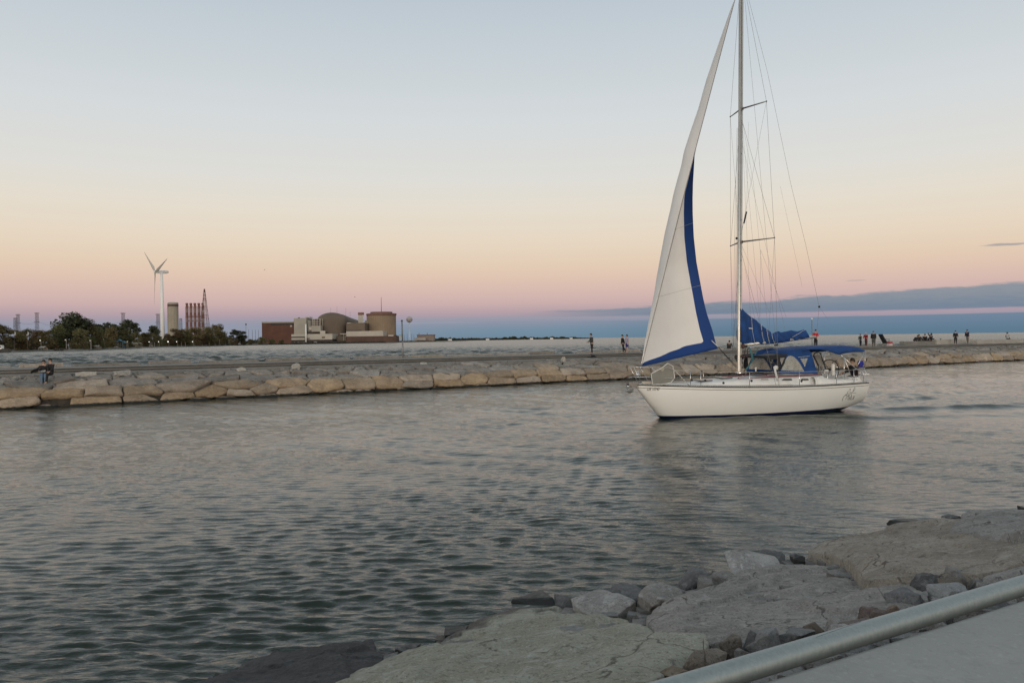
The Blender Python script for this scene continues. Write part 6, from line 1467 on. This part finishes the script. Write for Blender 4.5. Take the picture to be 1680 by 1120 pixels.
    for l in legs:
        hl = l[2] + Vector((-.045, 0, -.05)) * s; skel('shoe', [l[2] + Vector((0, 0, -.02)) * s, l[2] + Vector((.0, 0, -.05)) * s, (l[2] + l[3]) / 2 + Vector((0, 0, -.025)) * s, l[3]], [(0, 1), (1, 2), (2, 3)], [.042 * s, .046 * s, .043 * s, .032 * s], mat('shoe_%d' % int(shoes[0] * 100), shoes, .6), E)
    mb = MB(); c = h1 + Vector((-.012, 0, .02)) * s
    mb.grid(lambda u, v: c + Vector((math.cos(u * 6.283) * math.sin(v * 1.75) * .103 * s - .012 * (1 - math.cos(v * 1.7)), math.sin(u * 6.283) * math.sin(v * 1.75) * .092 * s, math.cos(v * 1.75) * .112 * s - (.05 * s if math.cos(u * 6.283) < -.2 and v > .9 else 0))), 14, 8)
    hr = mb.build('hair' if not cap else 'hat', cloth(cap[1], cap[0]) if cap else mat('hair_' + hair[1], hair[0], .7), E, smooth=True, solid=.006)
    if cap and cap[2]: mb = MB(); mb.prism([c + Vector((.07, -.06, .02)) * s, c + Vector((.19, -.045, 0)) * s, c + Vector((.19, .045, 0)) * s, c + Vector((.07, .06, .02)) * s], (0, 0, .012)); mb.build('brim', cloth(cap[1], cap[0]), hr)
    # face
    mb = MB(); f0 = h1 + Vector((.082, 0, -.012)) * s; mb.tube([f0 + Vector((0, 0, .02)) * s, f0 + Vector((.022, 0, -.018)) * s, f0 + Vector((.0, 0, -.025)) * s], [.006, .012, .008], 6)
    for sd in (-1, 1): mb.ball(h1 + Vector((0, sd * .08, -.005)) * s, .018 * s, 6, (1, .5, 1.5))
    mb.build('face', skin, E, smooth=True)
    mb = MB()
    for sd in (-1, 1): mb.ball(h1 + Vector((.078, sd * .03, .008)) * s, .009 * s, 6)
    mb.tube([h1 + Vector((.082, -.022, -.06)) * s, h1 + Vector((.086, 0, -.062)) * s, h1 + Vector((.082, .022, -.06)) * s], .004, 4); mb.build('eyes_and_mouth', mat('eye_dark', (.03, .015, .012), .4), E)
    E.location = Vector(loc) + Vector((0, 0, -low if not P[-1] == 'seat' else 0))
    return E, low, arms
ST = (3, 0, -4, -2, 2, 5, 12, -5, 5, 5, .22)
BK = (.012, .012, .014)
def stand(px, w_, ytop, face, P, label, **k):
    p = on_pier(px, w_); H = (atz(px, ytop, p.y).z - p.z) * 1.0; H = max(1.2, min(1.95, H)); return person(label, p, face, P, H=H, **k)
hb = ((.015, .012, .010), 'black')
stand(970.5, 7.2, 547.5, R(195), (4, 0, -5, -3, 3, 8, 62, 12, 66, 14, .2), 'lone standing man in a grey jacket looking down at something in his hands', top=((.045, .045, .045), 'long', 'grey'), bot=(BK, 'black'), hair=hb, cap=(BK, 'black', True))
stand(1021.5, 7.6, 549.5, R(185), (-2, 2, -8, -34, 4, -22, -14, 8, 14, 4, .3), 'man all in black striding left beside the boy in a pale shirt', top=(BK, 'long', 'black'), bot=(BK, 'black'), hair=hb)
stand(1028.3, 7.0, 549.5, R(215), (6, 2, -8, -14, 0, 18, 25, -32, -22, 0, .45), 'boy in a pale lilac shirt and blue shorts walking behind the man in black', top=((.30, .30, .42), 'short', 'lilac'), bot=((.015, .02, .16), 'blue'), hair=hb, shorts=True, shoes=(.3, .2, .18))
stand(1338, 8.2, 541, R(235), (3, 0, -4, -3, 0, 30, 70, 25, 62, 0, .35), 'man in a bright red jacket and black trousers beside the slim post', top=((.50, .012, .02), 'long', 'red'), bot=(BK, 'black'), hair=hb)
stand(1411.5, 10., 548.3, R(215), (3, 0, -4, -3, 2, 60, 92, 12, 30, 8, .2), 'small child in a dark green top with one arm held out', top=((.012, .035, .03), 'long', 'dark_green'), bot=((.012, .014, .03), 'navy'), hair=hb)
stand(1420.7, 8.2, 545.5, R(225), (6, 4, -5, -8, 8, 22, 70, 15, 60, 15, .25), 'white haired person in a dark red coat between the child and the big man', top=((.20, .010, .018), 'long', 'dark_red'), bot=((.06, .02, .02), 'wine'), hair=((.4, .38, .35), 'white'), coat=True)
stand(1433, 8., 543.3, R(80), (3, 0, -5, -3, 3, 6, 18, -8, 8, 4, .3), 'big man in a black coat and grey trousers with his back to the boats', top=(BK, 'long', 'black'), bot=((.07, .07, .065), 'grey2'), hair=((.16, .09, .07), 'brown'), coat=True, bulk=1.5)
stand(1567.5, 8., 542.5, R(245), (14, 4, -6, -14, 6, 14, 30, -18, 8, 6, .3), 'person walking in a black jacket with a pale bag across the chest', top=(BK, 'long', 'black'), bot=(BK, 'black'), hair=hb)
stand(1587.3, 7.6, 540.8, R(205), (10, 4, -8, -12, 4, 35, 120, 10, 20, 14, .2), 'person in a navy coat and grey trousers with a hand raised to the face', top=((.012, .014, .025), 'long', 'navy'), bot=((.13, .12, .10), 'taupe'), hair=hb, coat=True)
# sitting ones
def sit(px, w_, h, face, label, P=(85, 5, 80, 10, 12, 25, 55, 20, 60, 10, .25), H=1.78, **k):
    p = on_pier(px, w_, h); E, low, arms = person(label, p, face, P, H=H, **k); E.location = p + Vector((0, 0, .10)); return E, arms
SQ = (118, -25, 112, -20, 28, 40, 70, 45, 75, 15, .2)
sit(1195, 10.6, 2.0, R(60), 'hunched person in black sitting at the lake edge, seen left of the mast', P=SQ, top=(BK, 'long', 'black'), bot=(BK, 'black'), hair=hb, coat=True)
sit(1501, 9.9, 2.36, R(20), 'leftmost of the dark huddled group, leaning well forward', P=(100, 10, 95, 5, 40, 50, 75, 45, 70, 25, .2), top=(BK, 'long', 'black'), bot=(BK, 'black'), hair=hb, coat=True, bulk=1.55)
sit(1511, 9.9, 2.36, R(200), 'second from left of the huddled group, crouching low', P=SQ, top=(BK, 'long', 'black'), bot=((.12, .12, .12), 'grey3'), hair=hb, coat=True, bulk=1.55)
sit(1517, 10., 2.36, R(250), 'middle one of the huddled group, head highest of those sitting', P=(100, 0, 95, 5, 15, 40, 70, 35, 75, 10, .2), top=(BK, 'long', 'black'), bot=(BK, 'black'), hair=hb, coat=True, bulk=1.5)
sit(1523, 9.8, 2.36, R(330), 'fourth of the huddled group, half hidden before the upright one', P=SQ, top=((.015, .016, .02), 'long', 'black2'), bot=(BK, 'black'), hair=hb, coat=True)
sit(1527.5, 10.2, 2.42, R(185), 'upright rightmost person of the huddled group on the wall', P=(88, 0, 84, 5, -2, 20, 40, 130, 165, 0, .2), H=1.8, top=((.012, .014, .022), 'long', 'navy'), bot=(BK, 'black'), hair=hb)
sit(1545, 11.2, 1.75, R(90), 'person whose dark head and shoulders just show above the pale wall', P=SQ, top=(BK, 'long', 'black'), bot=(BK, 'black'), hair=hb)
sit(1653, 7.0, 2.42, R(35), 'person in a white top sitting behind the long beige wall at the right', P=(95, 30, 90, 20, -6, 10, 60, 5, 50, 0, .25), top=((.35, .37, .38), 'short', 'white'), bot=(BK, 'black'), hair=hb)
q_ = poly_rock(on_pier(76, 2.75, 1.12), (1.6, 1.15, .62), 41, R_gry, 'boulder', 'wide flat grey stone the couple sit on', None, R(31))
# seated couple on the top course
E, arms = sit(71, 2.2, 1.64, R(295), 'girl with black hair in a black jacket and blue jeans sitting left of her companion', P=(80, -2, 74, 6, 8, 25, 70, 20, 80, 10, .2), H=1.62, top=(BK, 'long', 'black'), bot=((.10, .15, .22), 'jeans'), hair=hb, shoes=(.45, .42, .4), group='couple sitting on the far pier')
mb = MB(); mb.grid(lambda u, v: Vector((-.05 + .12 * v, -.14 - .50 * u, .30 - .22 * u + .20 * (v - .5) * (1 - .45 * u))) + Vector((0, 0, .02 * math.sin(u * 12))), 10, 4); o = mb.build('coat_tail', cloth('black', BK), E, smooth=True, solid=.04)
mb = MB(); mb.prism([(.12, -.16, .02), (.3, -.16, .06), (.26, .1, .1), (.13, .12, .06)], (0, 0, .1)); mb.build('white_shirt_hem', cloth('white', (.5, .5, .52)), E, bevel=.03)
sit(81.5, 2.2, 1.66, R(265), 'companion all in black with short hair sitting on the right, feet on the tan stones', P=(82, 8, 76, -6, 2, 30, 60, 25, 45, -4, .22), H=1.74, top=(BK, 'long', 'black'), bot=(BK, 'black'), hair=hb, shoes=(.25, .2, .18), group='couple sitting on the far pier')
# helmsman
hp_ = BO + BU * bp_(1401, 600, -.35).x + BV * -.35 + Vector((0, 0, 1.42))
E, low, arms = person('helmsman in a black and maroon jacket sitting under the blue bimini', hp_, BH + R(160), (78, -4, 82, 10, 6, 50, 78, 35, 70, 0, .2), (BK, 'long', 'black'), (BK, 'black'), ((.03, .02, .015), 'dark brown'), H=1.78, group=None)
E.location = hp_
mb = MB(); mb.grid(lambda u, v: Vector((.13 * math.cos((u - .5) * 2.2) * -1, -.20 * math.sin((u - .5) * 2.6), .46 * v)), 10, 6); mb.build('vest', cloth('maroon', (.10, .012, .02)), E, smooth=True, solid=.05)
# birds
for i, (px, py, Y, lab) in enumerate(((434, 442.5, 160, 'dark little bird in the sky right of the wind turbine'), (582, 487, 150, 'dark little bird in the sky above the domed hall'))):
    p = atz(px, py, Y); mb = MB(); mb.tube([(-.22, 0, 0), (-.08, 0, 0), (.1, 0, .01), (.22, 0, .03)], [.01, .05, .06, .02], 6)
    for s_ in (-1, 1): mb.add([(.05, s_ * .03, .02), (.08, s_ * .3, .12), (.0, s_ * .55, .05), (-.06, s_ * .28, .1), (-.06, s_ * .03, .02)], [(0, 1, 3, 4), (1, 2, 3)])
    o = mb.build('bird', M_dark, solid=.01); o.location = p; o.scale = (.6,) * 3; o.rotation_euler = (0, 0, R(30)); tag(o, lab, 'bird', 'birds in the sky')
# bake every figure's skin to plain meshes
bpy.context.view_layer.update(); dg = bpy.context.evaluated_depsgraph_get(); BK_ = []
for o, m_ in PEOPLE: me = bpy.data.meshes.new_from_object(o.evaluated_get(dg)); BK_.append(me)
for (o, m_), me in zip(PEOPLE, BK_):
    o.modifiers.clear(); me.name = o.name; me.materials.clear(); me.materials.append(m_); o.data = me
    if len(me.polygons): me.polygons.foreach_set('use_smooth', [True] * len(me.polygons))
